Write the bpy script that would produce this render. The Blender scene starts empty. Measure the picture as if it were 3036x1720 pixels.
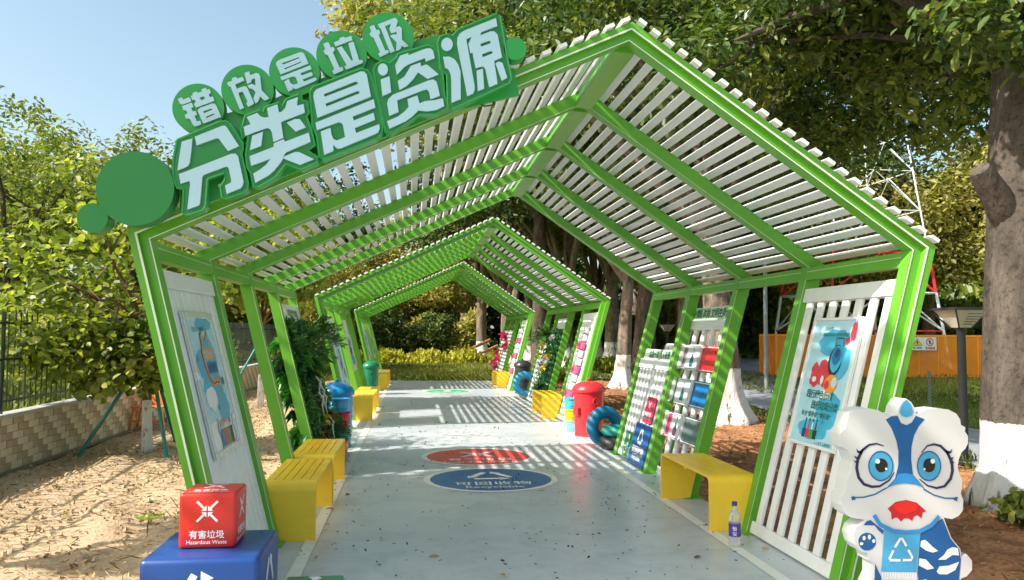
import bpy, math, random
import numpy as np
from mathutils import Vector, Matrix
from mathutils.geometry import tessellate_polygon

# ------------------------------------------------------------------ camera, sky, sun, exposure
scene = bpy.context.scene
COL = scene.collection
YAW, PITCH, ROLL, EYE = .1207, .0538, .0054, 1.5
cam = bpy.data.cameras.new('camera'); cam_ob = bpy.data.objects.new('camera', cam); COL.objects.link(cam_ob)
cam.sensor_width = 36.0; cam.lens = 28.24; cam.clip_start = .05; cam.clip_end = 600
_f = Vector((math.sin(YAW)*math.cos(PITCH), math.cos(YAW)*math.cos(PITCH), math.sin(PITCH)))
_r0 = Vector((math.cos(YAW), -math.sin(YAW), 0)); _u0 = _r0.cross(_f)
_r = math.cos(ROLL)*_r0 + math.sin(ROLL)*_u0; _u = -math.sin(ROLL)*_r0 + math.cos(ROLL)*_u0
_m = Matrix((( _r.x, _u.x, -_f.x, 0), (_r.y, _u.y, -_f.y, 0), (_r.z, _u.z, -_f.z, EYE), (0, 0, 0, 1)))
cam_ob.matrix_world = _m
scene.camera = cam_ob

SUN_EL, SUN_AZ = math.radians(42), math.radians(17)          # sun stands to the left, a little behind the camera
to_sun = Vector((-math.cos(SUN_AZ)*math.cos(SUN_EL), -math.sin(SUN_AZ)*math.cos(SUN_EL), math.sin(SUN_EL)))
world = bpy.data.worlds.new('World'); scene.world = world; world.use_nodes = True
wn = world.node_tree.nodes; wl = world.node_tree.links
sky = wn.new('ShaderNodeTexSky'); sky.sky_type = 'NISHITA'; sky.sun_disc = False
sky.sun_elevation = SUN_EL; sky.sun_rotation = math.atan2(to_sun.x, to_sun.y)
sky.air_density = 1.0; sky.dust_density = 3.2; sky.ozone_density = .25
bgn = wn['Background']; bgn.inputs[1].default_value = .113
hz = wn.new('ShaderNodeMixRGB'); hz.blend_type = 'MULTIPLY'; hz.inputs[0].default_value = 1; hz.inputs[2].default_value = (.97, 1.03, .93, 1)   # the day's slightly milky, cyan sky
wl.new(sky.outputs[0], hz.inputs[1]); wl.new(hz.outputs[0], bgn.inputs[0])
sun = bpy.data.lights.new('sun', 'SUN'); sun.energy = 3.5; sun.angle = math.radians(.55); sun.color = (1.0, .94, .84)
sun_ob = bpy.data.objects.new('sun', sun); COL.objects.link(sun_ob)
sun_ob.rotation_euler = to_sun.to_track_quat('Z', 'Y').to_euler(); sun_ob.location = to_sun*40
scene.view_settings.view_transform = 'Standard'; scene.view_settings.look = 'None'
scene.view_settings.exposure = 1.24; scene.view_settings.gamma = 1; scene.view_settings.use_curve_mapping = False
scene.render.engine = 'CYCLES'
scene.cycles.max_bounces = 6; scene.cycles.transparent_max_bounces = 6; scene.cycles.use_denoising = True

# ------------------------------------------------------------------ materials
def srgb(r, g, b):
    f = lambda c: (c/255/12.92) if c/255 <= .04045 else ((c/255+.055)/1.055)**2.4
    return (f(r), f(g), f(b))
MATS = {}
def paint(name, col, rough=.45, var=.08, scale=6., bump=0., bscale=30., spec=.5, coat=0., speck=0., metallic=0., dirt=0.):
    """a painted or plain surface: base colour with soft noise wear, fine relief"""
    if name in MATS: return MATS[name]
    m = bpy.data.materials.new(name); m.use_nodes = True; MATS[name] = m
    n = m.node_tree.nodes; l = m.node_tree.links; b = n['Principled BSDF']
    if len(col) == 3: col = (*col, 1)
    b.inputs['Roughness'].default_value = rough; b.inputs['Specular IOR Level'].default_value = spec
    b.inputs['Coat Weight'].default_value = coat; b.inputs['Metallic'].default_value = metallic
    tc = n.new('ShaderNodeTexCoord'); nz = n.new('ShaderNodeTexNoise'); nz.inputs['Scale'].default_value = scale; nz.inputs['Detail'].default_value = 5
    l.new(tc.outputs['Object'], nz.inputs['Vector'])
    cr = n.new('ShaderNodeValToRGB'); cr.color_ramp.elements[0].position = .3; cr.color_ramp.elements[1].position = .72
    cr.color_ramp.elements[0].color = tuple(c*(1-var) for c in col[:3]) + (1,)
    cr.color_ramp.elements[1].color = tuple(min(1, c*(1+var)) for c in col[:3]) + (1,)
    l.new(nz.outputs['Fac'], cr.inputs['Fac']); out = cr.outputs['Color']
    if dirt:
        n2 = n.new('ShaderNodeTexNoise'); n2.inputs['Scale'].default_value = scale*3.1; n2.inputs['Detail'].default_value = 8; n2.inputs['Roughness'].default_value = .7
        l.new(tc.outputs['Object'], n2.inputs['Vector'])
        r2 = n.new('ShaderNodeValToRGB'); r2.color_ramp.elements[0].position = .55; r2.color_ramp.elements[1].position = .8
        mx = n.new('ShaderNodeMixRGB'); mx.blend_type = 'MULTIPLY'
        mf = n.new('ShaderNodeMath'); mf.operation = 'MULTIPLY'; mf.inputs[1].default_value = dirt
        l.new(n2.outputs['Fac'], r2.inputs['Fac']); l.new(r2.outputs['Color'], mf.inputs[0]); l.new(mf.outputs[0], mx.inputs['Fac'])
        l.new(out, mx.inputs[1]); mx.inputs[2].default_value = (.42, .36, .28, 1); out = mx.outputs[0]
        l.new(r2.outputs['Color'], mf.inputs[0])
    l.new(out, b.inputs['Base Color'])
    rr = n.new('ShaderNodeMapRange'); rr.inputs['To Min'].default_value = max(0, rough-.10); rr.inputs['To Max'].default_value = min(1, rough+.1)
    l.new(nz.outputs['Fac'], rr.inputs['Value']); l.new(rr.outputs[0], b.inputs['Roughness'])
    if bump:
        nb = n.new('ShaderNodeTexNoise'); nb.inputs['Scale'].default_value = bscale; nb.inputs['Detail'].default_value = 6
        l.new(tc.outputs['Object'], nb.inputs['Vector']); bp = n.new('ShaderNodeBump'); bp.inputs['Strength'].default_value = bump; bp.inputs['Distance'].default_value = .02
        l.new(nb.outputs['Fac'], bp.inputs['Height']); l.new(bp.outputs[0], b.inputs['Normal'])
    return m

def leafmat(name, dark, mid, light, trans=.35, rough=.42):
    if name in MATS: return MATS[name]
    m = bpy.data.materials.new(name); m.use_nodes = True; MATS[name] = m
    n = m.node_tree.nodes; l = m.node_tree.links; b = n['Principled BSDF']; out = n['Material Output']
    at = n.new('ShaderNodeAttribute'); at.attribute_name = 'tint'
    cr = n.new('ShaderNodeValToRGB'); e = cr.color_ramp.elements
    e[0].color = (*dark, 1); e[1].color = (*light, 1); x = e.new(.5); x.color = (*mid, 1)
    l.new(at.outputs['Fac'], cr.inputs['Fac']); l.new(cr.outputs[0], b.inputs['Base Color'])
    b.inputs['Roughness'].default_value = rough; b.inputs['Specular IOR Level'].default_value = .35
    tr = n.new('ShaderNodeBsdfTranslucent'); gm = n.new('ShaderNodeMixRGB'); gm.blend_type = 'MULTIPLY'; gm.inputs[0].default_value = 1
    gm.inputs[2].default_value = (1.25, 1.35, .5, 1); l.new(cr.outputs[0], gm.inputs[1]); l.new(gm.outputs[0], tr.inputs['Color'])
    mx = n.new('ShaderNodeMixShader'); mx.inputs[0].default_value = trans
    l.new(b.outputs[0], mx.inputs[1]); l.new(tr.outputs[0], mx.inputs[2]); l.new(mx.outputs[0], out.inputs['Surface'])
    return m

def barkmat(name, c0, c1, white_to=None, wc=(.74, .73, .70), nscale=7.):
    """bark; below white_to metres (object z) the trunk is limewashed with a ragged edge"""
    if name in MATS: return MATS[name]
    m = bpy.data.materials.new(name); m.use_nodes = True; MATS[name] = m
    n = m.node_tree.nodes; l = m.node_tree.links; b = n['Principled BSDF']; b.inputs['Roughness'].default_value = .85
    b.inputs['Specular IOR Level'].default_value = .2
    tc = n.new('ShaderNodeTexCoord'); mp = n.new('ShaderNodeMapping'); mp.inputs['Scale'].default_value = (1, 1, .35); l.new(tc.outputs['Object'], mp.inputs[0])
    nz = n.new('ShaderNodeTexNoise'); nz.inputs['Scale'].default_value = nscale; nz.inputs['Detail'].default_value = 8; nz.inputs['Roughness'].default_value = .65; l.new(mp.outputs[0], nz.inputs['Vector'])
    cr = n.new('ShaderNodeValToRGB'); cr.color_ramp.elements[0].position = .32; cr.color_ramp.elements[1].position = .68
    cr.color_ramp.elements[0].color = (*c0, 1); cr.color_ramp.elements[1].color = (*c1, 1); l.new(nz.outputs['Fac'], cr.inputs[0]); colo = cr.outputs[0]
    vo = n.new('ShaderNodeTexNoise'); vo.inputs['Scale'].default_value = nscale*3.3; vo.inputs['Detail'].default_value = 6; vo.inputs['Roughness'].default_value = .8; l.new(tc.outputs['Object'], vo.inputs['Vector'])
    vr = n.new('ShaderNodeMapRange'); vr.inputs['From Min'].default_value = .38; vr.inputs['From Max'].default_value = .50; vr.inputs['To Min'].default_value = .45; l.new(vo.outputs['Fac'], vr.inputs[0])
    vm = n.new('ShaderNodeMixRGB'); vm.blend_type = 'MULTIPLY'; vm.inputs[0].default_value = 1; l.new(colo, vm.inputs[1]); l.new(vr.outputs[0], vm.inputs[2]); colo = vm.outputs[0]
    if white_to:
        sx = n.new('ShaderNodeSeparateXYZ'); l.new(tc.outputs['Object'], sx.inputs[0])
        ad = n.new('ShaderNodeMath'); ad.operation = 'MULTIPLY_ADD'; ad.inputs[1].default_value = .10; l.new(nz.outputs['Fac'], ad.inputs[0]); l.new(sx.outputs['Z'], ad.inputs[2])
        lt = n.new('ShaderNodeMapRange'); lt.inputs['From Min'].default_value = white_to+.055; lt.inputs['From Max'].default_value = white_to+.045; l.new(ad.outputs[0], lt.inputs[0])
        # paint chipped away where the bark is deepest
        ch = n.new('ShaderNodeMapRange'); ch.inputs['From Min'].default_value = .37; ch.inputs['From Max'].default_value = .44; l.new(nz.outputs['Fac'], ch.inputs[0])
        mu = n.new('ShaderNodeMath'); mu.operation = 'MULTIPLY'; l.new(lt.outputs[0], mu.inputs[0]); l.new(ch.outputs[0], mu.inputs[1])
        mx = n.new('ShaderNodeMixRGB'); l.new(mu.outputs[0], mx.inputs[0]); l.new(colo, mx.inputs[1]); mx.inputs[2].default_value = (*wc, 1); colo = mx.outputs[0]
    l.new(colo, b.inputs['Base Color'])
    bp = n.new('ShaderNodeBump'); bp.inputs['Strength'].default_value = .9; bp.inputs['Distance'].default_value = .05; l.new(nz.outputs['Fac'], bp.inputs['Height']); l.new(bp.outputs[0], b.inputs['Normal'])
    return m

def groundmat(name, stops, scale=1.5, fine=28., rough=.95, bump=.6, tint=None):
    if name in MATS: return MATS[name]
    m = bpy.data.materials.new(name); m.use_nodes = True; MATS[name] = m
    n = m.node_tree.nodes; l = m.node_tree.links; b = n['Principled BSDF']; b.inputs['Roughness'].default_value = rough; b.inputs['Specular IOR Level'].default_value = .13
    tc = n.new('ShaderNodeTexCoord')
    n1 = n.new('ShaderNodeTexNoise'); n1.inputs['Scale'].default_value = scale; n1.inputs['Detail'].default_value = 8; n1.inputs['Roughness'].default_value = .7
    n2 = n.new('ShaderNodeTexNoise'); n2.inputs['Scale'].default_value = fine; n2.inputs['Detail'].default_value = 4
    for q in (n1, n2): l.new(tc.outputs['Object'], q.inputs['Vector'])
    ad = n.new('ShaderNodeMath'); ad.operation = 'MULTIPLY_ADD'; ad.inputs[1].default_value = .35; l.new(n2.outputs['Fac'], ad.inputs[0])
    sc = n.new('ShaderNodeMath'); sc.operation = 'MULTIPLY'; sc.inputs[1].default_value = .65; l.new(n1.outputs['Fac'], sc.inputs[0]); l.new(sc.outputs[0], ad.inputs[2])
    cr = n.new('ShaderNodeValToRGB'); e = cr.color_ramp.elements
    e[0].position = stops[0][0]; e[0].color = (*stops[0][1], 1); e[1].position = stops[-1][0]; e[1].color = (*stops[-1][1], 1)
    for p, c in stops[1:-1]: x = e.new(p); x.color = (*c, 1)
    l.new(ad.outputs[0], cr.inputs[0]); l.new(cr.outputs[0], b.inputs['Base Color'])
    bp = n.new('ShaderNodeBump'); bp.inputs['Strength'].default_value = bump; bp.inputs['Distance'].default_value = .04; l.new(ad.outputs[0], bp.inputs['Height']); l.new(bp.outputs[0], b.inputs['Normal'])
    return m

# ------------------------------------------------------------------ mesh helpers
ORG = {}
class MB:
    """collects shapes (world coordinates) and links them as ONE mesh object"""
    def __init__(s): s.v = []; s.f = []; s.m = []
    def add(s, vs, fs, m=0):
        o = len(s.v); s.v += [tuple(map(float, p)) for p in vs]; s.f += [tuple(i+o for i in f) for f in fs]; s.m += [m]*len(fs); return s
    def hexa(s, p, m=0):   # p: 8 points, bottom ring then top ring
        return s.add(p, [(3, 2, 1, 0), (4, 5, 6, 7), (0, 1, 5, 4), (1, 2, 6, 5), (2, 3, 7, 6), (3, 0, 4, 7)], m)
    def box(s, x0, x1, y0, y1, z0, z1, m=0):
        return s.hexa([(x0, y0, z0), (x1, y0, z0), (x1, y1, z0), (x0, y1, z0), (x0, y0, z1), (x1, y0, z1), (x1, y1, z1), (x0, y1, z1)], m)
    def mbox(s, fn, a, m=0):   # box in mapped coordinates a=(u0,u1,v0,v1,d0,d1)
        u0, u1, v0, v1, d0, d1 = a
        return s.hexa([fn(u0, v0, d0), fn(u1, v0, d0), fn(u1, v1, d0), fn(u0, v1, d0), fn(u0, v0, d1), fn(u1, v0, d1), fn(u1, v1, d1), fn(u0, v1, d1)], m)
    def prism(s, rings, fn, d0, d1, m=0, mside=None):
        if not isinstance(rings[0][0], (list, tuple)): rings = [rings]
        flat = [p for r in rings for p in r]; n = len(flat)
        tris = tessellate_polygon([[Vector((p[0], p[1], 0)) for p in r] for r in rings])
        o = len(s.v); s.v += [tuple(fn(p[0], p[1], d0)) for p in flat] + [tuple(fn(p[0], p[1], d1)) for p in flat]
        for t in tris: s.f.append(tuple(i+o for i in t)); s.m.append(m); s.f.append(tuple(i+o+n for i in t[::-1])); s.m.append(m)
        k = 0
        for r in rings:
            for i in range(len(r)):
                a, b = k+i, k+(i+1) % len(r); s.f.append((o+a, o+b, o+b+n, o+a+n)); s.m.append(m if mside is None else mside)
            k += len(r)
        return s
    def sheet(s, rings, fn, d, m=0):
        if not isinstance(rings[0][0], (list, tuple)): rings = [rings]
        flat = [p for r in rings for p in r]
        tris = tessellate_polygon([[Vector((p[0], p[1], 0)) for p in r] for r in rings])
        return s.add([fn(p[0], p[1], d) for p in flat], [tuple(t) for t in tris], m)
    def ribbon(s, pts, w, fn, d, m=0):
        n = len(pts); L = []; R = []
        for i in range(n):
            a = pts[max(0, i-1)]; b = pts[min(n-1, i+1)]; dx, dy = b[0]-a[0], b[1]-a[1]; q = math.hypot(dx, dy) or 1
            ww = (w if not callable(w) else w(i/(n-1)))/2; L.append((pts[i][0]-dy/q*ww, pts[i][1]+dx/q*ww)); R.append((pts[i][0]+dy/q*ww, pts[i][1]-dx/q*ww))
        return s.add([fn(*p, d) for p in L+R], [(i, i+1, n+i+1, n+i) for i in range(n-1)], m)
    def tube(s, pts, radii, n=8, m=0, cap=True, lobes=None):
        if not hasattr(radii, '__len__'): radii = [radii]*len(pts)
        pts = [Vector(p) for p in pts]; o = len(s.v); prev = None
        for i, p in enumerate(pts):
            t = (pts[min(i+1, len(pts)-1)]-pts[max(i-1, 0)]).normalized()
            if prev is None:
                a = Vector((1, 0, 0)) if abs(t.x) < .9 else Vector((0, 1, 0)); x = (a-t*a.dot(t)).normalized()
            else: x = (prev-t*prev.dot(t)).normalized()
            prev = x; y = t.cross(x)
            for k in range(n):
                th = 2*math.pi*k/n; r = radii[i]*(lobes(i, th) if lobes else 1)
                s.v.append(tuple(p+x*r*math.cos(th)+y*r*math.sin(th)))
        for i in range(len(pts)-1):
            for k in range(n): s.f.append((o+i*n+k, o+i*n+(k+1) % n, o+(i+1)*n+(k+1) % n, o+(i+1)*n+k)); s.m.append(m)
        if cap:
            s.f.append(tuple(o+k for k in range(n))[::-1]); s.m.append(m); e = o+(len(pts)-1)*n; s.f.append(tuple(e+k for k in range(n))); s.m.append(m)
        return s
    def lathe(s, prof, c, n=24, m=0, fn=None, wob=None):   # prof: (r,z) bottom to top
        o = len(s.v)
        for i, (r, z) in enumerate(prof):
            for k in range(n):
                th = 2*math.pi*k/n; rr = r*(wob(i, th) if wob else 1); p = (rr*math.cos(th), rr*math.sin(th), z)
                s.v.append(tuple(fn(*p)) if fn else (c[0]+p[0], c[1]+p[1], c[2]+p[2]))
        for i in range(len(prof)-1):
            for k in range(n): s.f.append((o+i*n+k, o+i*n+(k+1) % n, o+(i+1)*n+(k+1) % n, o+(i+1)*n+k)); s.m.append(m)
        s.f.append(tuple(o+k for k in range(n))[::-1]); s.m.append(m); e = o+(len(prof)-1)*n; s.f.append(tuple(e+k for k in range(n))); s.m.append(m)
        return s
    def torus(s, c, R, r, ax='y', n=28, k=10, m=0, wob=None, arc=2*math.pi, fn=None):
        o = len(s.v); closed = arc > 6.28; N = n if closed else n+1
        for i in range(N):
            a = arc*i/n
            for j in range(k):
                b = 2*math.pi*j/k; rr = r*(wob(a, b) if wob else 1); d = R+rr*math.cos(b); h = rr*math.sin(b)
                p = (d*math.cos(a), h, d*math.sin(a)) if ax == 'y' else ((d*math.cos(a), d*math.sin(a), h) if ax == 'z' else (h, d*math.cos(a), d*math.sin(a)))
                s.v.append(tuple(fn(*p)) if fn else (c[0]+p[0], c[1]+p[1], c[2]+p[2]))
        for i in range(n if closed else n):
            for j in range(k): s.f.append((o+i*k+j, o+((i+1) % N)*k+j, o+((i+1) % N)*k+(j+1) % k, o+i*k+(j+1) % k)); s.m.append(m)
        return s
    def text(s, txt, fn, d, size, m=0, bold=0., align='CENTER', space=1.):
        vs, fs = text_shape(txt, bold, align, space); return s.add([fn(x*size, y*size, d) for x, y in vs], fs, m)
    def mesh(s, name, mats, org=(0, 0, 0)):
        me = bpy.data.meshes.new(name); ox, oy, oz = org
        me.from_pydata([(x-ox, y-oy, z-oz) for x, y, z in s.v], [], s.f)
        for mm in (mats if isinstance(mats, (list, tuple)) else [mats]): me.materials.append(mm)
        if any(s.m): me.polygons.foreach_set('material_index', s.m)
        me.update(); return me
    def build(s, name, mats, parent=None, smooth=False, bevel=0., fix=True):
        org = ORG.get(parent.name, (0, 0, 0)) if parent else (0, 0, 0)
        me = s.mesh(name, mats, org); ob = bpy.data.objects.new(name, me); COL.objects.link(ob)
        if parent: ob.parent = parent; ORG[ob.name] = org
        if fix:
            import bmesh; bm = bmesh.new(); bm.from_mesh(me); bmesh.ops.recalc_face_normals(bm, faces=bm.faces); bm.to_mesh(me); bm.free()
        if smooth: smooth_by_angle(me)
        if bevel:
            md = ob.modifiers.new('bevel', 'BEVEL'); md.width = bevel; md.segments = 2; md.limit_method = 'ANGLE'; md.angle_limit = math.radians(40)
        return ob
def smooth_by_angle(me, ang=math.radians(38)):
    me.polygons.foreach_set('use_smooth', [True]*len(me.polygons))
    try: me.set_sharp_from_angle(angle=ang)
    except Exception: pass
TX = {}
def text_shape(txt, bold, align, space):
    k = (txt, bold, align, space)
    if k in TX: return TX[k]
    c = bpy.data.curves.new('lettering', 'FONT'); c.body = txt; c.offset = bold; c.align_x = align; c.space_character = space; c.resolution_u = 3
    o = bpy.data.objects.new('lettering', c); COL.objects.link(o); bpy.context.view_layer.update()
    me = bpy.data.meshes.new_from_object(o.evaluated_get(bpy.context.evaluated_depsgraph_get()))
    TX[k] = ([(v.co.x, v.co.y) for v in me.vertices], [tuple(p.vertices) for p in me.polygons])
    bpy.data.objects.remove(o); bpy.data.meshes.remove(me); bpy.data.curves.remove(c); return TX[k]

def tag(o, label=None, cat=None, group=None, kind=None):
    if label: o['label'] = label
    if cat: o['category'] = cat
    if group: o['group'] = group
    if kind: o['kind'] = kind
    return o
def thing(name, label, cat, loc=(0, 0, 0), group=None):
    o = bpy.data.objects.new(name, None); COL.objects.link(o); o.location = loc; ORG[o.name] = tuple(loc); o.empty_display_size = .2
    return tag(o, label, cat, group)
def place(name, me, parent, loc, rot=None, scale=None):     # one more object on a shared mesh, at a world point
    o = bpy.data.objects.new(name, me); COL.objects.link(o); org = ORG.get(parent.name, (0, 0, 0)) if parent else (0, 0, 0)
    o.location = (loc[0]-org[0], loc[1]-org[1], loc[2]-org[2])
    if rot: o.rotation_euler = rot
    if scale: o.scale = scale if hasattr(scale, '__len__') else (scale,)*3
    if parent: o.parent = parent
    return o
def copy_thing(root, loc, rotz=0, scale=1., label=None, group=None):
    r = root.copy(); COL.objects.link(r); r.location = loc; r.rotation_euler = (0, 0, rotz); r.scale = (scale,)*3; ORG[r.name] = tuple(loc)
    if label: r['label'] = label
    if group: r['group'] = group
    for ch in list(root.children):
        c = ch.copy(); COL.objects.link(c); c.parent = r
        for g in list(ch.children):
            d = g.copy(); COL.objects.link(d); d.parent = c
    return r

def leaf_mesh(name, P, N, size, mat, parent, rng, aspect=.5, tint=None, fold=.25, droop=0.):
    """P points, N facing directions: one small folded four-cornered leaf at each point"""
    n = len(P); N = N/np.maximum(np.linalg.norm(N, axis=1, keepdims=True), 1e-6)
    d = rng.normal(size=(n, 3)); d[:, 2] -= droop; d -= N*(d*N).sum(1, keepdims=True); d /= np.maximum(np.linalg.norm(d, axis=1, keepdims=True), 1e-6)
    w = np.cross(N, d); s = (size*(.65+.7*rng.random(n)))[:, None]
    b = P; t = P+d*s-N*s*.06; A = aspect*(.8+.4*rng.random(n))[:, None]
    w = w+N*(fold*1.1)
    w2 = w-2*(w-N*(fold*1.1)); w1 = w; h = .5
    l1 = P+d*s*.26+w1*s*A*.40; l2 = P+d*s*.66+w1*s*A*.44; r1 = P+d*s*.26+(w2)*s*A*.40; r2 = P+d*s*.66+(w2)*s*A*.44
    V = np.stack([b, l1, l2, t, b, t, r2, r1], 1).reshape(-1, 3)
    n = 2*n
    if tint is not None: tint = np.repeat(tint, 2)
    else: tint = np.repeat(rng.random(n//2), 2)
    org = np.array(ORG.get(parent.name, (0, 0, 0)) if parent else (0, 0, 0)); V = (V-org).astype(np.float32)
    me = bpy.data.meshes.new(name); me.vertices.add(4*n); me.vertices.foreach_set('co', V.ravel())
    me.loops.add(4*n); me.loops.foreach_set('vertex_index', np.arange(4*n, dtype=np.int32))
    me.polygons.add(n); me.polygons.foreach_set('loop_start', np.arange(0, 4*n, 4, dtype=np.int32))
    try: me.polygons.foreach_set('loop_total', np.full(n, 4, dtype=np.int32))
    except Exception: pass
    a = me.attributes.new('tint', 'FLOAT', 'FACE'); a.data.foreach_set('value', np.clip(tint if tint is not None else rng.random(n), 0, 1).astype(np.float32))
    me.materials.append(mat); me.update(); me.validate()
    ob = bpy.data.objects.new(name, me); COL.objects.link(ob)
    if parent: ob.parent = parent; ORG[ob.name] = tuple(org)
    return ob
def rv(rng, n):
    v = rng.normal(size=(n, 3)); return v/np.linalg.norm(v, axis=1, keepdims=True)
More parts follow.
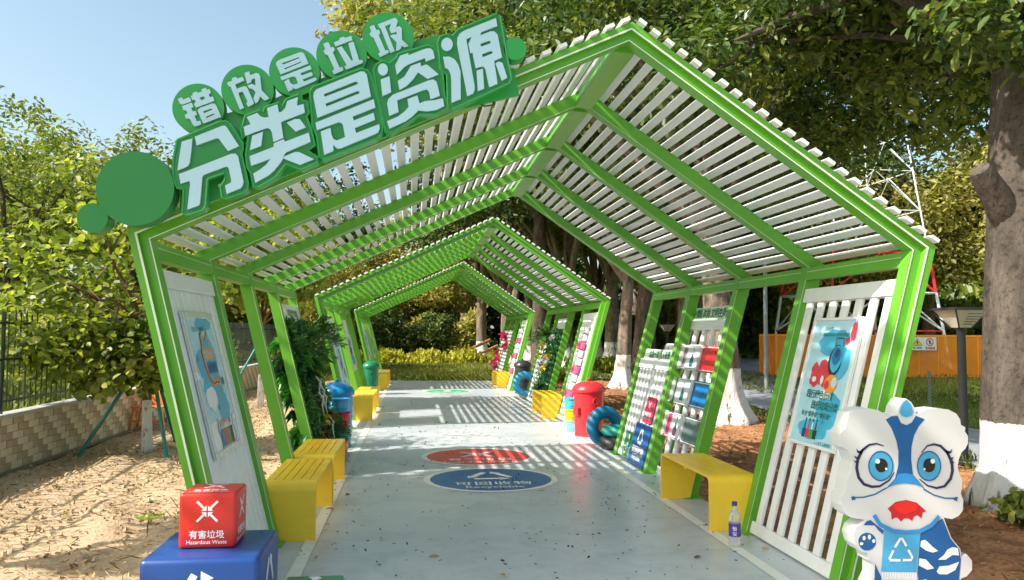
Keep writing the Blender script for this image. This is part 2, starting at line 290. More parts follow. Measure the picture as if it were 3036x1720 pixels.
# traced outlines, metres in the plane of the board
SIGN_BIG=[{'strokes':[[[(-1.234,2.504),(-1.181,2.523),(-1.185,2.451),(-1.191,2.395),(-1.197,2.379),(-1.212,2.367),(-1.252,2.35),(-1.245,2.417)]],[[(-1.168,2.533),(-1.03,2.596),(-1.017,2.598),(-1.007,2.591),(-0.94,2.49),(-0.997,2.462),(-1.042,2.522),(-1.048,2.528),(-1.061,2.528),(-1.158,2.487)]],[[(-1.244,2.33),(-0.98,2.447),(-0.957,2.449),(-0.944,2.435),(-0.935,2.395),(-0.913,2.301),(-0.917,2.279),(-0.928,2.263),(-0.998,2.231),(-1.007,2.276),(-0.977,2.293),(-0.976,2.305),(-0.99,2.365),(-0.996,2.376),(-1.009,2.377),(-1.119,2.329),(-1.125,2.321),(-1.13,2.221),(-1.134,2.175),(-1.138,2.167),(-1.196,2.143),(-1.186,2.275),(-1.189,2.296),(-1.234,2.28)]]],'plate':[(-1.261,2.515),(-1.046,2.621),(-1.011,2.624),(-0.992,2.611),(-0.924,2.508),(-0.923,2.476),(-0.93,2.451),(-0.892,2.296),(-0.895,2.263),(-0.918,2.243),(-1.002,2.209),(-1.023,2.212),(-1.034,2.27),(-1.012,2.308),(-1.016,2.344),(-1.096,2.314),(-1.101,2.302),(-1.108,2.166),(-1.122,2.142),(-1.201,2.114),(-1.224,2.127),(-1.222,2.251),(-1.254,2.258),(-1.266,2.281),(-1.279,2.337),(-1.277,2.416)]},{'strokes':[[[(-0.919,2.595),(-0.883,2.61),(-0.904,2.649),(-0.85,2.674),(-0.833,2.656),(-0.812,2.649),(-0.79,2.653),(-0.8,2.701),(-0.746,2.724),(-0.737,2.68),(-0.724,2.684),(-0.704,2.706),(-0.695,2.744),(-0.639,2.768),(-0.643,2.721),(-0.608,2.731),(-0.601,2.688),(-0.606,2.682),(-0.713,2.635),(-0.725,2.627),(-0.711,2.543),(-0.762,2.518),(-0.772,2.57),(-0.78,2.587),(-0.794,2.594),(-0.808,2.59),(-0.909,2.547)]],[[(-0.873,2.548),(-0.818,2.572),(-0.826,2.495),(-0.884,2.47)]],[[(-0.695,2.626),(-0.652,2.647),(-0.627,2.649),(-0.594,2.605),(-0.647,2.579)]],[[(-0.885,2.437),(-0.761,2.492),(-0.76,2.512),(-0.709,2.536),(-0.702,2.522),(-0.578,2.576),(-0.567,2.527),(-0.694,2.465),(-0.703,2.455),(-0.709,2.433),(-0.725,2.405),(-0.752,2.368),(-0.785,2.336),(-0.852,2.295),(-0.864,2.344),(-0.83,2.366),(-0.797,2.395),(-0.775,2.427),(-0.875,2.386)]],[[(-0.706,2.441),(-0.648,2.468),(-0.627,2.468),(-0.548,2.432),(-0.621,2.399),(-0.706,2.43)]]],'plate':[(-0.927,2.603),(-0.915,2.657),(-0.844,2.69),(-0.82,2.682),(-0.814,2.707),(-0.739,2.738),(-0.722,2.721),(-0.702,2.758),(-0.637,2.785),(-0.623,2.779),(-0.619,2.754),(-0.591,2.748),(-0.58,2.687),(-0.593,2.665),(-0.568,2.602),(-0.546,2.51),(-0.583,2.48),(-0.527,2.443),(-0.53,2.418),(-0.615,2.376),(-0.629,2.379),(-0.698,2.404),(-0.751,2.33),(-0.838,2.274),(-0.862,2.274),(-0.877,2.347),(-0.898,2.382),(-0.906,2.448),(-0.895,2.555),(-0.925,2.536),(-0.937,2.582)]},{'strokes':[[[(-0.534,2.659),(-0.558,2.776),(-0.555,2.797),(-0.541,2.815),(-0.307,2.924),(-0.288,2.923),(-0.274,2.908),(-0.25,2.787)],[(-0.503,2.79),(-0.336,2.867),(-0.322,2.865),(-0.323,2.852),(-0.497,2.775)],[(-0.493,2.738),(-0.324,2.815),(-0.31,2.811),(-0.314,2.801),(-0.487,2.722)]],[[(-0.544,2.631),(-0.235,2.773),(-0.225,2.728),(-0.346,2.673),(-0.34,2.651),(-0.234,2.698),(-0.226,2.66),(-0.334,2.61),(-0.326,2.583),(-0.203,2.636),(-0.2,2.612),(-0.208,2.591),(-0.223,2.581),(-0.409,2.495),(-0.427,2.495),(-0.448,2.513),(-0.445,2.481),(-0.494,2.458),(-0.515,2.584),(-0.463,2.607),(-0.458,2.572),(-0.447,2.546),(-0.428,2.538),(-0.385,2.558),(-0.396,2.617),(-0.403,2.634),(-0.422,2.639),(-0.535,2.591)]]],'plate':[(-0.577,2.802),(-0.563,2.83),(-0.307,2.943),(-0.269,2.935),(-0.254,2.909),(-0.202,2.744),(-0.185,2.628),(-0.189,2.59),(-0.218,2.558),(-0.504,2.431),(-0.519,2.448),(-0.536,2.562),(-0.559,2.615)]},{'strokes':[[[(-0.16,2.942),(-0.162,2.931),(-0.165,2.922),(-0.171,2.914),(-0.179,2.909),(-0.187,2.907),(-0.196,2.909),(-0.203,2.913),(-0.209,2.92),(-0.213,2.929),(-0.215,2.939),(-0.214,2.949),(-0.21,2.959),(-0.204,2.967),(-0.197,2.972),(-0.188,2.974),(-0.18,2.972),(-0.172,2.968),(-0.166,2.961),(-0.162,2.952)]],[[(-0.199,2.883),(-0.151,2.905),(-0.141,2.816),(-0.188,2.792)]],[[(-0.096,3.021),(-0.051,3.039),(-0.049,3.027),(0.047,3.069),(0.07,3.071),(0.085,3.059),(0.095,3.018),(0.046,2.996),(0.04,3.015),(-0.048,2.976),(-0.067,2.964),(-0.112,2.914),(-0.121,2.967)]],[[(-0.036,2.967),(0.017,2.989),(0.019,2.967),(0.046,2.978),(0.055,2.977),(0.117,2.927),(0.058,2.899),(0.004,2.933),(-0.024,2.891),(-0.058,2.854),(-0.096,2.83),(-0.106,2.88),(-0.07,2.905)]],[[(-0.15,2.684),(-0.162,2.753),(-0.156,2.776),(-0.133,2.801),(0.064,2.891),(0.087,2.897),(0.104,2.887),(0.114,2.858),(0.125,2.807),(0.075,2.785),(0.065,2.828),(0.053,2.84),(0.034,2.835),(-0.108,2.772),(-0.099,2.708)]],[[(-0.161,2.654),(-0.101,2.683),(-0.064,2.714),(-0.045,2.738),(-0.052,2.781),(0.002,2.804),(0.014,2.76),(0.042,2.773),(0.096,2.781),(0.142,2.794),(0.15,2.75),(0.104,2.726),(0.054,2.718),(0.009,2.721),(-0.022,2.688),(-0.056,2.66),(-0.148,2.613)]]],'plate':[(-0.227,2.968),(-0.189,2.993),(-0.155,2.979),(-0.113,3.016),(-0.106,3.036),(0.054,3.091),(0.089,3.081),(0.109,3.054),(0.141,2.926),(0.15,2.816),(0.173,2.747),(0.104,2.705),(0.013,2.701),(-0.142,2.587),(-0.168,2.594),(-0.181,2.655),(-0.213,2.782),(-0.238,2.936)]},{'strokes':[[[(0.194,3.1),(0.192,3.088),(0.188,3.078),(0.181,3.069),(0.172,3.064),(0.162,3.061),(0.152,3.063),(0.144,3.067),(0.136,3.075),(0.132,3.085),(0.13,3.097),(0.132,3.108),(0.136,3.119),(0.143,3.127),(0.152,3.133),(0.162,3.136),(0.171,3.134),(0.18,3.129),(0.187,3.121),(0.192,3.111)]],[[(0.141,3.027),(0.175,3.029),(0.203,3.017),(0.224,2.988),(0.238,2.949),(0.241,2.794),(0.19,2.771),(0.187,2.9),(0.182,2.935),(0.17,2.958),(0.152,2.968)]],[[(0.277,2.811),(0.217,3.102),(0.219,3.138),(0.232,3.162),(0.256,3.18),(0.433,3.261),(0.441,3.217),(0.353,3.177),(0.345,3.158),(0.404,3.184),(0.426,3.184),(0.443,3.167),(0.469,3.039),(0.425,3.017),(0.445,2.889),(0.399,2.867),(0.376,2.967),(0.368,2.981),(0.357,2.982),(0.322,2.971),(0.303,3.059),(0.291,3.054),(0.28,3.105),(0.297,3.146),(0.268,3.133),(0.318,2.866),(0.317,2.846),(0.309,2.828)],[(0.348,3.111),(0.397,3.131),(0.405,3.125),(0.403,3.115),(0.35,3.094)],[(0.358,3.053),(0.407,3.073),(0.416,3.068),(0.414,3.058),(0.36,3.034)]],[[(0.327,2.957),(0.362,2.97),(0.37,2.858),(0.335,2.842)]],[[(0.432,3.004),(0.454,3.015),(0.472,3.007),(0.499,2.925),(0.469,2.907)]]],'plate':[(0.109,3.109),(0.124,3.145),(0.162,3.159),(0.194,3.153),(0.224,3.19),(0.439,3.291),(0.459,3.278),(0.503,3.025),(0.524,2.93),(0.512,2.898),(0.197,2.739),(0.17,2.746),(0.163,2.93),(0.126,2.956),(0.121,3.038)]}]
SIGN_SMALL=[{'c':(-1.171,2.704),'r':0.135,'strokes':[[[(-1.275,2.746),(-1.255,2.757),(-1.247,2.745),(-1.215,2.759),(-1.206,2.741),(-1.21,2.734),(-1.252,2.717),(-1.263,2.722)]],[[(-1.253,2.709),(-1.203,2.73),(-1.193,2.708),(-1.205,2.701),(-1.196,2.682),(-1.183,2.686),(-1.173,2.667),(-1.186,2.658),(-1.174,2.628),(-1.157,2.633),(-1.149,2.614),(-1.17,2.603),(-1.185,2.601),(-1.195,2.611),(-1.208,2.638),(-1.218,2.644),(-1.229,2.64),(-1.237,2.659),(-1.225,2.669),(-1.225,2.678),(-1.233,2.687),(-1.245,2.687)]],[[(-1.209,2.766),(-1.199,2.77),(-1.201,2.781),(-1.181,2.792),(-1.171,2.785),(-1.152,2.793),(-1.155,2.804),(-1.132,2.814),(-1.126,2.803),(-1.113,2.808),(-1.104,2.789),(-1.116,2.779),(-1.11,2.764),(-1.094,2.767),(-1.086,2.749),(-1.089,2.743),(-1.18,2.704),(-1.192,2.722),(-1.183,2.733),(-1.186,2.745),(-1.202,2.746)],[(-1.163,2.76),(-1.14,2.767),(-1.134,2.754),(-1.153,2.744)]],[[(-1.14,2.617),(-1.17,2.684),(-1.168,2.695),(-1.157,2.704),(-1.094,2.73),(-1.082,2.727),(-1.075,2.718),(-1.048,2.658)],[(-1.142,2.685),(-1.102,2.702),(-1.093,2.697),(-1.137,2.675)],[(-1.127,2.656),(-1.089,2.675),(-1.081,2.671),(-1.125,2.647)]]]},{'c':(-0.917,2.817),'r':0.139,'strokes':[[[(-1.023,2.846),(-0.997,2.858),(-0.997,2.873),(-0.976,2.881),(-0.969,2.872),(-0.942,2.882),(-0.931,2.864),(-0.979,2.839),(-0.97,2.815),(-0.934,2.831),(-0.921,2.83),(-0.913,2.819),(-0.878,2.741),(-0.885,2.731),(-0.909,2.718),(-0.919,2.738),(-0.912,2.744),(-0.918,2.759),(-0.935,2.794),(-0.941,2.802),(-0.96,2.795),(-0.959,2.783),(-0.93,2.712),(-0.951,2.701),(-1.004,2.827),(-1.014,2.828)]],[[(-0.932,2.904),(-0.908,2.914),(-0.901,2.894),(-0.871,2.907),(-0.857,2.904),(-0.849,2.891),(-0.84,2.814),(-0.797,2.769),(-0.819,2.757),(-0.827,2.76),(-0.847,2.778),(-0.856,2.752),(-0.869,2.737),(-0.883,2.763),(-0.871,2.799),(-0.88,2.812),(-0.894,2.82),(-0.905,2.82),(-0.914,2.837),(-0.895,2.846),(-0.872,2.838),(-0.876,2.878),(-0.894,2.87),(-0.896,2.855),(-0.917,2.845)]]]},{'c':(-0.669,2.927),'r':0.136,'strokes':[[[(-0.741,2.905),(-0.767,2.961),(-0.764,2.974),(-0.752,2.984),(-0.64,3.033),(-0.626,3.032),(-0.616,3.023),(-0.593,2.973)],[(-0.737,2.967),(-0.648,3.005),(-0.641,3.001),(-0.726,2.96)],[(-0.724,2.939),(-0.634,2.982),(-0.629,2.978),(-0.718,2.933)]],[[(-0.743,2.89),(-0.585,2.962),(-0.575,2.943),(-0.633,2.919),(-0.635,2.91),(-0.628,2.904),(-0.577,2.925),(-0.568,2.911),(-0.576,2.904),(-0.621,2.884),(-0.62,2.876),(-0.615,2.87),(-0.559,2.895),(-0.548,2.892),(-0.548,2.883),(-0.557,2.875),(-0.652,2.829),(-0.667,2.828),(-0.677,2.836),(-0.674,2.824),(-0.698,2.811),(-0.722,2.867),(-0.696,2.882),(-0.687,2.858),(-0.67,2.85),(-0.648,2.859),(-0.658,2.888),(-0.668,2.897),(-0.679,2.896),(-0.729,2.874),(-0.735,2.875)]]]},{'c':(-0.417,3.033),'r':0.138,'strokes':[[[(-0.516,3.086),(-0.492,3.097),(-0.486,3.092),(-0.474,3.068),(-0.463,3.073),(-0.455,3.06),(-0.456,3.05),(-0.464,3.042),(-0.425,2.956),(-0.412,2.962),(-0.405,2.949),(-0.409,2.94),(-0.454,2.918),(-0.465,2.936),(-0.455,2.944),(-0.457,2.955),(-0.49,3.023),(-0.496,3.027),(-0.506,3.03),(-0.515,3.048),(-0.505,3.055)]],[[(-0.46,3.096),(-0.429,3.111),(-0.428,3.123),(-0.404,3.132),(-0.399,3.124),(-0.365,3.138),(-0.358,3.115),(-0.449,3.075)]],[[(-0.442,3.066),(-0.417,3.078),(-0.358,2.995),(-0.355,3.007),(-0.38,3.091),(-0.378,3.097),(-0.357,3.106),(-0.351,3.102),(-0.32,3.003),(-0.307,3.007),(-0.299,2.999),(-0.302,2.988),(-0.389,2.947),(-0.4,2.964),(-0.387,2.972)]]]},{'c':(-0.163,3.143),'r':0.143,'strokes':[[[(-0.266,3.195),(-0.242,3.206),(-0.228,3.178),(-0.214,3.181),(-0.207,3.161),(-0.215,3.15),(-0.178,3.065),(-0.163,3.069),(-0.157,3.054),(-0.206,3.026),(-0.216,3.046),(-0.206,3.053),(-0.244,3.136),(-0.257,3.139),(-0.266,3.156),(-0.256,3.168)]],[[(-0.221,3.211),(-0.129,3.253),(-0.116,3.246),(-0.112,3.233),(-0.122,3.199),(-0.103,3.207),(-0.089,3.196),(-0.087,3.13),(-0.05,3.097),(-0.071,3.087),(-0.088,3.096),(-0.092,3.081),(-0.101,3.072),(-0.119,3.064),(-0.116,3.115),(-0.154,3.149),(-0.128,3.161),(-0.118,3.155),(-0.118,3.175),(-0.145,3.164),(-0.157,3.186),(-0.149,3.218),(-0.182,3.203),(-0.126,3.064),(-0.149,3.052),(-0.204,3.186),(-0.211,3.192)]]]}]
SIGN_DISCS=[(-1.463,2.249,0.196),(-1.676,2.091,0.077),(0.544,3.098,0.065)]
SIGN_BACK=[(-1.23,2.421),(-1.207,2.513),(-1.072,2.682),(-0.862,2.746),(-0.615,2.868),(-0.4,2.972),(-0.145,3.097),(0.096,3.186),(0.172,3.132),(0.493,3.265),(0.582,2.863),(0.119,2.729),(-0.193,2.585),(-0.517,2.444),(-0.852,2.296),(-1.061,2.226),(-1.198,2.168),(-1.253,2.294)]
LION={'outline':[(2.542,1.084),(2.554,1.125),(2.578,1.156),(2.596,1.165),(2.622,1.146),(2.644,1.111),(2.647,1.079),(2.666,1.09),(2.712,1.107),(2.772,1.113),(2.833,1.106),(2.878,1.085),(2.9,1.053),(2.903,1.025),(2.929,1.011),(2.925,0.99),(2.943,0.965),(2.942,0.927),(2.926,0.899),(2.903,0.879),(2.887,0.844),(2.878,0.802),(2.885,0.768),(2.903,0.733),(2.901,0.691),(2.893,0.663),(2.907,0.628),(2.902,0.573),(2.879,0.546),(2.84,0.53),(2.792,0.538),(2.806,0.499),(2.834,0.43),(2.882,0.374),(2.888,0.332),(2.919,0.344),(2.948,0.31),(2.947,0.262),(2.915,0.229),(2.881,0.219),(2.875,0.141),(2.88,0.045),(2.89,-0.023),(2.878,-0.045),(2.654,-0.036),(2.637,-0.007),(2.508,-0.002),(2.492,-0.03),(2.339,-0.024),(2.332,0.004),(2.352,0.098),(2.369,0.198),(2.395,0.244),(2.397,0.312),(2.368,0.326),(2.361,0.367),(2.325,0.375),(2.296,0.41),(2.282,0.457),(2.298,0.498),(2.335,0.524),(2.35,0.537),(2.277,0.549),(2.241,0.573),(2.22,0.615),(2.22,0.655),(2.25,0.689),(2.255,0.743),(2.274,0.784),(2.286,0.838),(2.268,0.893),(2.232,0.914),(2.225,0.949),(2.219,0.983),(2.245,1.01),(2.26,1.051),(2.272,1.092),(2.316,1.109),(2.376,1.116),(2.435,1.105),(2.471,1.084),(2.494,1.071)],'forehead':[(2.475,1.056),(2.508,1.073),(2.542,1.075),(2.56,1.038),(2.59,1.026),(2.62,1.038),(2.645,1.075),(2.695,1.056),(2.661,1.02),(2.633,0.972),(2.617,0.91),(2.614,0.848),(2.621,0.779),(2.628,0.744),(2.687,0.691),(2.65,0.713),(2.575,0.723),(2.508,0.715),(2.463,0.692),(2.52,0.746),(2.54,0.814),(2.543,0.89),(2.532,0.945),(2.507,1.008)],'nose':[(2.524,0.746),(2.535,0.77),(2.576,0.776),(2.621,0.768),(2.643,0.744),(2.683,0.698),(2.627,0.718),(2.575,0.724),(2.523,0.718),(2.475,0.7)],'drop':[(2.552,1.097),(2.57,1.139),(2.593,1.16),(2.615,1.139),(2.63,1.097),(2.621,1.076),(2.591,1.068),(2.561,1.077)],'iris':[[(2.51,0.813),(2.508,0.793),(2.5,0.775),(2.489,0.759),(2.474,0.747),(2.458,0.74),(2.44,0.737),(2.422,0.74),(2.406,0.748),(2.392,0.761),(2.381,0.777),(2.375,0.795),(2.373,0.815),(2.375,0.835),(2.383,0.853),(2.394,0.869),(2.408,0.881),(2.425,0.889),(2.443,0.891),(2.461,0.888),(2.477,0.88),(2.491,0.868),(2.502,0.852),(2.508,0.833)],[(2.781,0.809),(2.778,0.789),(2.771,0.771),(2.76,0.755),(2.746,0.743),(2.729,0.735),(2.712,0.733),(2.694,0.736),(2.678,0.744),(2.664,0.756),(2.654,0.772),(2.648,0.791),(2.646,0.811),(2.649,0.831),(2.656,0.85),(2.667,0.866),(2.681,0.878),(2.698,0.885),(2.715,0.888),(2.733,0.885),(2.749,0.877),(2.763,0.864),(2.773,0.848),(2.779,0.829)]],'pupil':[[(2.479,0.817),(2.476,0.805),(2.47,0.794),(2.46,0.786),(2.449,0.782),(2.437,0.782),(2.426,0.786),(2.417,0.795),(2.411,0.806),(2.409,0.818),(2.411,0.831),(2.418,0.841),(2.427,0.849),(2.438,0.854),(2.45,0.853),(2.462,0.849),(2.471,0.841),(2.477,0.83)],[(2.747,0.813),(2.745,0.801),(2.739,0.79),(2.73,0.782),(2.719,0.778),(2.707,0.778),(2.696,0.782),(2.687,0.791),(2.682,0.802),(2.68,0.814),(2.682,0.827),(2.688,0.838),(2.697,0.846),(2.709,0.85),(2.72,0.85),(2.731,0.845),(2.74,0.837),(2.746,0.826)]],'glint':[[(2.435,0.84),(2.433,0.832),(2.426,0.827),(2.418,0.828),(2.411,0.832),(2.409,0.84),(2.411,0.848),(2.418,0.852),(2.426,0.852),(2.433,0.847)],[(2.476,0.799),(2.474,0.794),(2.469,0.793),(2.464,0.795),(2.463,0.799),(2.465,0.804),(2.469,0.806),(2.474,0.804)],[(2.747,0.835),(2.744,0.828),(2.738,0.823),(2.729,0.823),(2.723,0.828),(2.72,0.836),(2.723,0.844),(2.73,0.848),(2.738,0.848),(2.745,0.843)],[(2.691,0.795),(2.689,0.79),(2.685,0.789),(2.681,0.79),(2.679,0.795),(2.681,0.799),(2.685,0.801),(2.69,0.799)]],'ring':[[(2.461,0.918),(2.42,0.931),(2.379,0.925),(2.342,0.899),(2.313,0.852),(2.307,0.804),(2.317,0.756),(2.346,0.721),(2.39,0.707),(2.434,0.709),(2.487,0.739),(2.517,0.78)],[(2.672,0.881),(2.707,0.916),(2.745,0.924),(2.782,0.915),(2.819,0.88),(2.844,0.831),(2.847,0.782),(2.835,0.741),(2.8,0.703),(2.754,0.694),(2.702,0.708),(2.658,0.743)]],'lash':[[(2.307,0.907),(2.32,0.893),(2.351,0.903),(2.334,0.875),(2.311,0.885)],[(2.292,0.871),(2.312,0.861),(2.332,0.865),(2.322,0.848),(2.301,0.856)],[(2.289,0.845),(2.306,0.841),(2.323,0.843),(2.316,0.83),(2.297,0.835)],[(2.849,0.9),(2.835,0.886),(2.804,0.894),(2.819,0.869),(2.843,0.878)],[(2.857,0.857),(2.841,0.852),(2.822,0.855),(2.83,0.839),(2.849,0.844)],[(2.86,0.83),(2.847,0.829),(2.83,0.834),(2.834,0.82),(2.853,0.822)]],'cheek':[[(2.471,0.7),(2.404,0.667),(2.345,0.654),(2.286,0.653)],[(2.679,0.691),(2.738,0.658),(2.798,0.641),(2.866,0.638)]],'cheekend':[[(2.273,0.658),(2.29,0.661),(2.299,0.644),(2.277,0.639)],[(2.874,0.646),(2.855,0.645),(2.847,0.63),(2.869,0.625)]],'mouth':[(2.475,0.592),(2.521,0.626),(2.581,0.635),(2.64,0.62),(2.693,0.574),(2.672,0.568),(2.664,0.537),(2.642,0.555),(2.623,0.548),(2.612,0.526),(2.59,0.539),(2.567,0.539),(2.549,0.524),(2.53,0.543),(2.512,0.544),(2.497,0.534),(2.494,0.571)],'tongue':[(2.506,0.612),(2.543,0.627),(2.581,0.631),(2.618,0.623),(2.651,0.606),(2.635,0.579),(2.572,0.561),(2.52,0.581)],'collar':[(2.398,0.56),(2.43,0.511),(2.503,0.476),(2.577,0.467),(2.652,0.472),(2.719,0.501),(2.764,0.547)],'scarf':[(2.455,0.492),(2.518,0.473),(2.577,0.468),(2.658,0.481),(2.628,0.258),(2.432,0.27)],'fringe':[[(2.436,0.267),(2.445,0.266),(2.442,0.229),(2.434,0.23)],[(2.45,0.266),(2.459,0.266),(2.456,0.229),(2.448,0.229)],[(2.464,0.266),(2.473,0.265),(2.47,0.229),(2.462,0.229)],[(2.478,0.266),(2.487,0.265),(2.484,0.228),(2.476,0.228)],[(2.492,0.265),(2.501,0.264),(2.498,0.228),(2.49,0.228)],[(2.506,0.265),(2.515,0.264),(2.512,0.227),(2.504,0.228)],[(2.52,0.264),(2.529,0.263),(2.526,0.227),(2.518,0.227)],[(2.534,0.264),(2.543,0.263),(2.54,0.226),(2.532,0.227)],[(2.548,0.264),(2.557,0.263),(2.554,0.226),(2.546,0.226)],[(2.562,0.263),(2.571,0.262),(2.568,0.226),(2.56,0.226)],[(2.576,0.263),(2.585,0.262),(2.582,0.225),(2.574,0.225)],[(2.59,0.262),(2.599,0.261),(2.596,0.225),(2.588,0.225)],[(2.604,0.262),(2.613,0.261),(2.61,0.224),(2.602,0.225)],[(2.618,0.261),(2.627,0.26),(2.624,0.224),(2.616,0.224)]],'tri':[[(2.51,0.392),(2.541,0.437),(2.551,0.437),(2.575,0.397)],[(2.584,0.378),(2.607,0.337),(2.6,0.325),(2.553,0.325)],[(2.541,0.325),(2.484,0.327),(2.479,0.335),(2.501,0.377)]],'body':[(2.659,0.469),(2.742,0.515),(2.784,0.534),(2.802,0.493),(2.827,0.43),(2.874,0.374),(2.884,0.319),(2.87,0.212),(2.866,0.052),(2.657,0.06),(2.635,0.258)],'flame':[[(2.658,0.421),(2.68,0.427),(2.695,0.416),(2.724,0.388),(2.754,0.367),(2.723,0.359),(2.686,0.371),(2.654,0.393)],[(2.872,0.34),(2.867,0.378),(2.837,0.385),(2.806,0.372),(2.787,0.345),(2.752,0.321),(2.797,0.321),(2.836,0.344)],[(2.647,0.332),(2.685,0.324),(2.729,0.277),(2.691,0.271),(2.642,0.295)],[(2.743,0.26),(2.759,0.287),(2.812,0.289),(2.872,0.307),(2.849,0.265),(2.803,0.244),(2.758,0.246)],[(2.642,0.216),(2.683,0.222),(2.727,0.18),(2.689,0.167),(2.649,0.189)]],'sleeve':[(2.34,0.51),(2.357,0.53),(2.379,0.536),(2.422,0.501),(2.453,0.48),(2.445,0.46),(2.422,0.481),(2.401,0.507)],'paw':[(2.408,0.424),(2.406,0.409),(2.398,0.397),(2.387,0.387),(2.373,0.381),(2.358,0.379),(2.342,0.381),(2.329,0.388),(2.318,0.399),(2.311,0.412),(2.309,0.426),(2.311,0.44),(2.319,0.453),(2.33,0.463),(2.344,0.469),(2.359,0.471),(2.375,0.468),(2.389,0.461),(2.399,0.451),(2.406,0.438)],'toe':[[(2.336,0.415),(2.334,0.411),(2.328,0.408),(2.322,0.408),(2.317,0.411),(2.315,0.416),(2.317,0.421),(2.322,0.423),(2.329,0.423),(2.334,0.42)],[(2.349,0.443),(2.348,0.437),(2.343,0.433),(2.338,0.433),(2.333,0.437),(2.332,0.444),(2.334,0.451),(2.338,0.455),(2.343,0.455),(2.348,0.45)],[(2.379,0.448),(2.377,0.441),(2.372,0.436),(2.367,0.436),(2.363,0.441),(2.361,0.449),(2.363,0.456),(2.367,0.461),(2.373,0.461),(2.377,0.456)],[(2.403,0.427),(2.401,0.422),(2.397,0.418),(2.391,0.418),(2.386,0.422),(2.384,0.428),(2.386,0.433),(2.391,0.436),(2.397,0.436),(2.402,0.433)]],'leg':[(2.4,0.312),(2.418,0.271),(2.432,0.243),(2.443,0.061),(2.406,0.062),(2.394,0.197)]}
rng = np.random.default_rng(7); random.seed(7)
PER = (4.61, 12.81, 21.04); BAY = 1.326                      # front frame of each pavilion along the path, bay length
WHITE = paint('white_paint', (.79, .80, .81), .40, .05, 3, dirt=.16)
LIME = paint('lime_green_paint', srgb(98, 168, 46), .36, .08, 3, spec=.5, dirt=.18)
LED = paint('light_strip_white', (.78, .84, .70), .3, .03); LED2 = paint('light_strip_dim', (.46, .62, .32), .3, .03)
SIGNG = paint('sign_green', srgb(48, 156, 74), .38, .05, 2)
SIGND = paint('sign_dark_green', srgb(36, 128, 62), .4, .05, 2)
ACRYL = paint('sign_sky_tinted_acrylic', (.46, .66, .80), .25, .03, 2)  # white acrylic letters; blue of sky reflection and shade put into the base colour
YEL = paint('bench_yellow', srgb(255, 206, 52), .36, .07, 3, dirt=.3)

# ------------------------------------------------------------------ ground
def noise_grid(x0, x1, y0, y1, step, zfun, name, mat, kind='structure'):
    nx = int((x1-x0)/step)+1; ny = int((y1-y0)/step)+1
    X, Y = np.meshgrid(np.linspace(x0, x1, nx), np.linspace(y0, y1, ny)); Z = zfun(X, Y)
    V = np.stack([X, Y, Z], -1).reshape(-1, 3); i = np.arange(nx*ny).reshape(ny, nx)
    F = np.stack([i[:-1, :-1], i[:-1, 1:], i[1:, 1:], i[1:, :-1]], -1).reshape(-1, 4)
    me = bpy.data.meshes.new(name); me.from_pydata(V.tolist(), [], F.tolist()); me.materials.append(mat); smooth_by_angle(me)
    o = bpy.data.objects.new(name, me); COL.objects.link(o); return tag(o, kind=kind)
def wavy(seed, amps):
    r = np.random.default_rng(seed); comps = [(a, r.normal(size=2)*f, r.random()*6.28) for a, f in amps for _ in range(4)]
    return lambda X, Y: sum(a*np.sin(k[0]*X+k[1]*Y+p) for a, k, p in comps)
SOILL = groundmat('dry_sandy_soil', [(.33, srgb(112, 88, 66)), (.42, srgb(166, 140, 112)), (.53, srgb(194, 170, 140)), (.66, srgb(160, 132, 98))], 2.2, 34, bump=.9)
SOILR = groundmat('reddish_brown_soil', [(.34, srgb(84, 58, 40)), (.48, srgb(150, 104, 72)), (.6, srgb(190, 138, 98)), (.7, srgb(120, 92, 58))], 2.0, 30, bump=.9)
GRASSB = groundmat('lawn_ground', [(.33, srgb(56, 78, 24)), (.46, srgb(104, 124, 40)), (.58, srgb(142, 146, 56)), (.7, srgb(178, 158, 98))], 1.1, 22, bump=.8)
b = MB(); b.add([(-150, -30, -.06), (150, -30, -.06), (150, 260, -.06), (-150, 260, -.06)], [(0, 1, 2, 3)]); tag(b.build('ground', GRASSB, fix=False), kind='structure')
w1 = wavy(3, [(.007, 2.2), (.006, 6), (.005, 15), (.003, 32)])
noise_grid(-4.2, -1.06, .5, 26.4, .055, lambda X, Y: np.minimum(-.012+w1(X, Y), .012), 'soil', SOILL)
noise_grid(2.64, 6.6, .5, 25.6, .06, lambda X, Y: np.minimum(-.02+w1(X*1.1, Y), .008), 'soil', SOILR)
w2 = wavy(5, [(.02, .5), (.008, 3), (.006, 12)])
noise_grid(-12, 6.6, 26.4, 62, .3, lambda X, Y: -.03+w2(X, Y), 'lawn', GRASSB)
noise_grid(6.6, 34, 1, 62, .3, lambda X, Y: -.03+w2(X, Y), 'lawn', GRASSB)
noise_grid(-40, -4.32, 1, 26.4, .3, lambda X, Y: -.02+w2(X, Y), 'lawn', GRASSB)

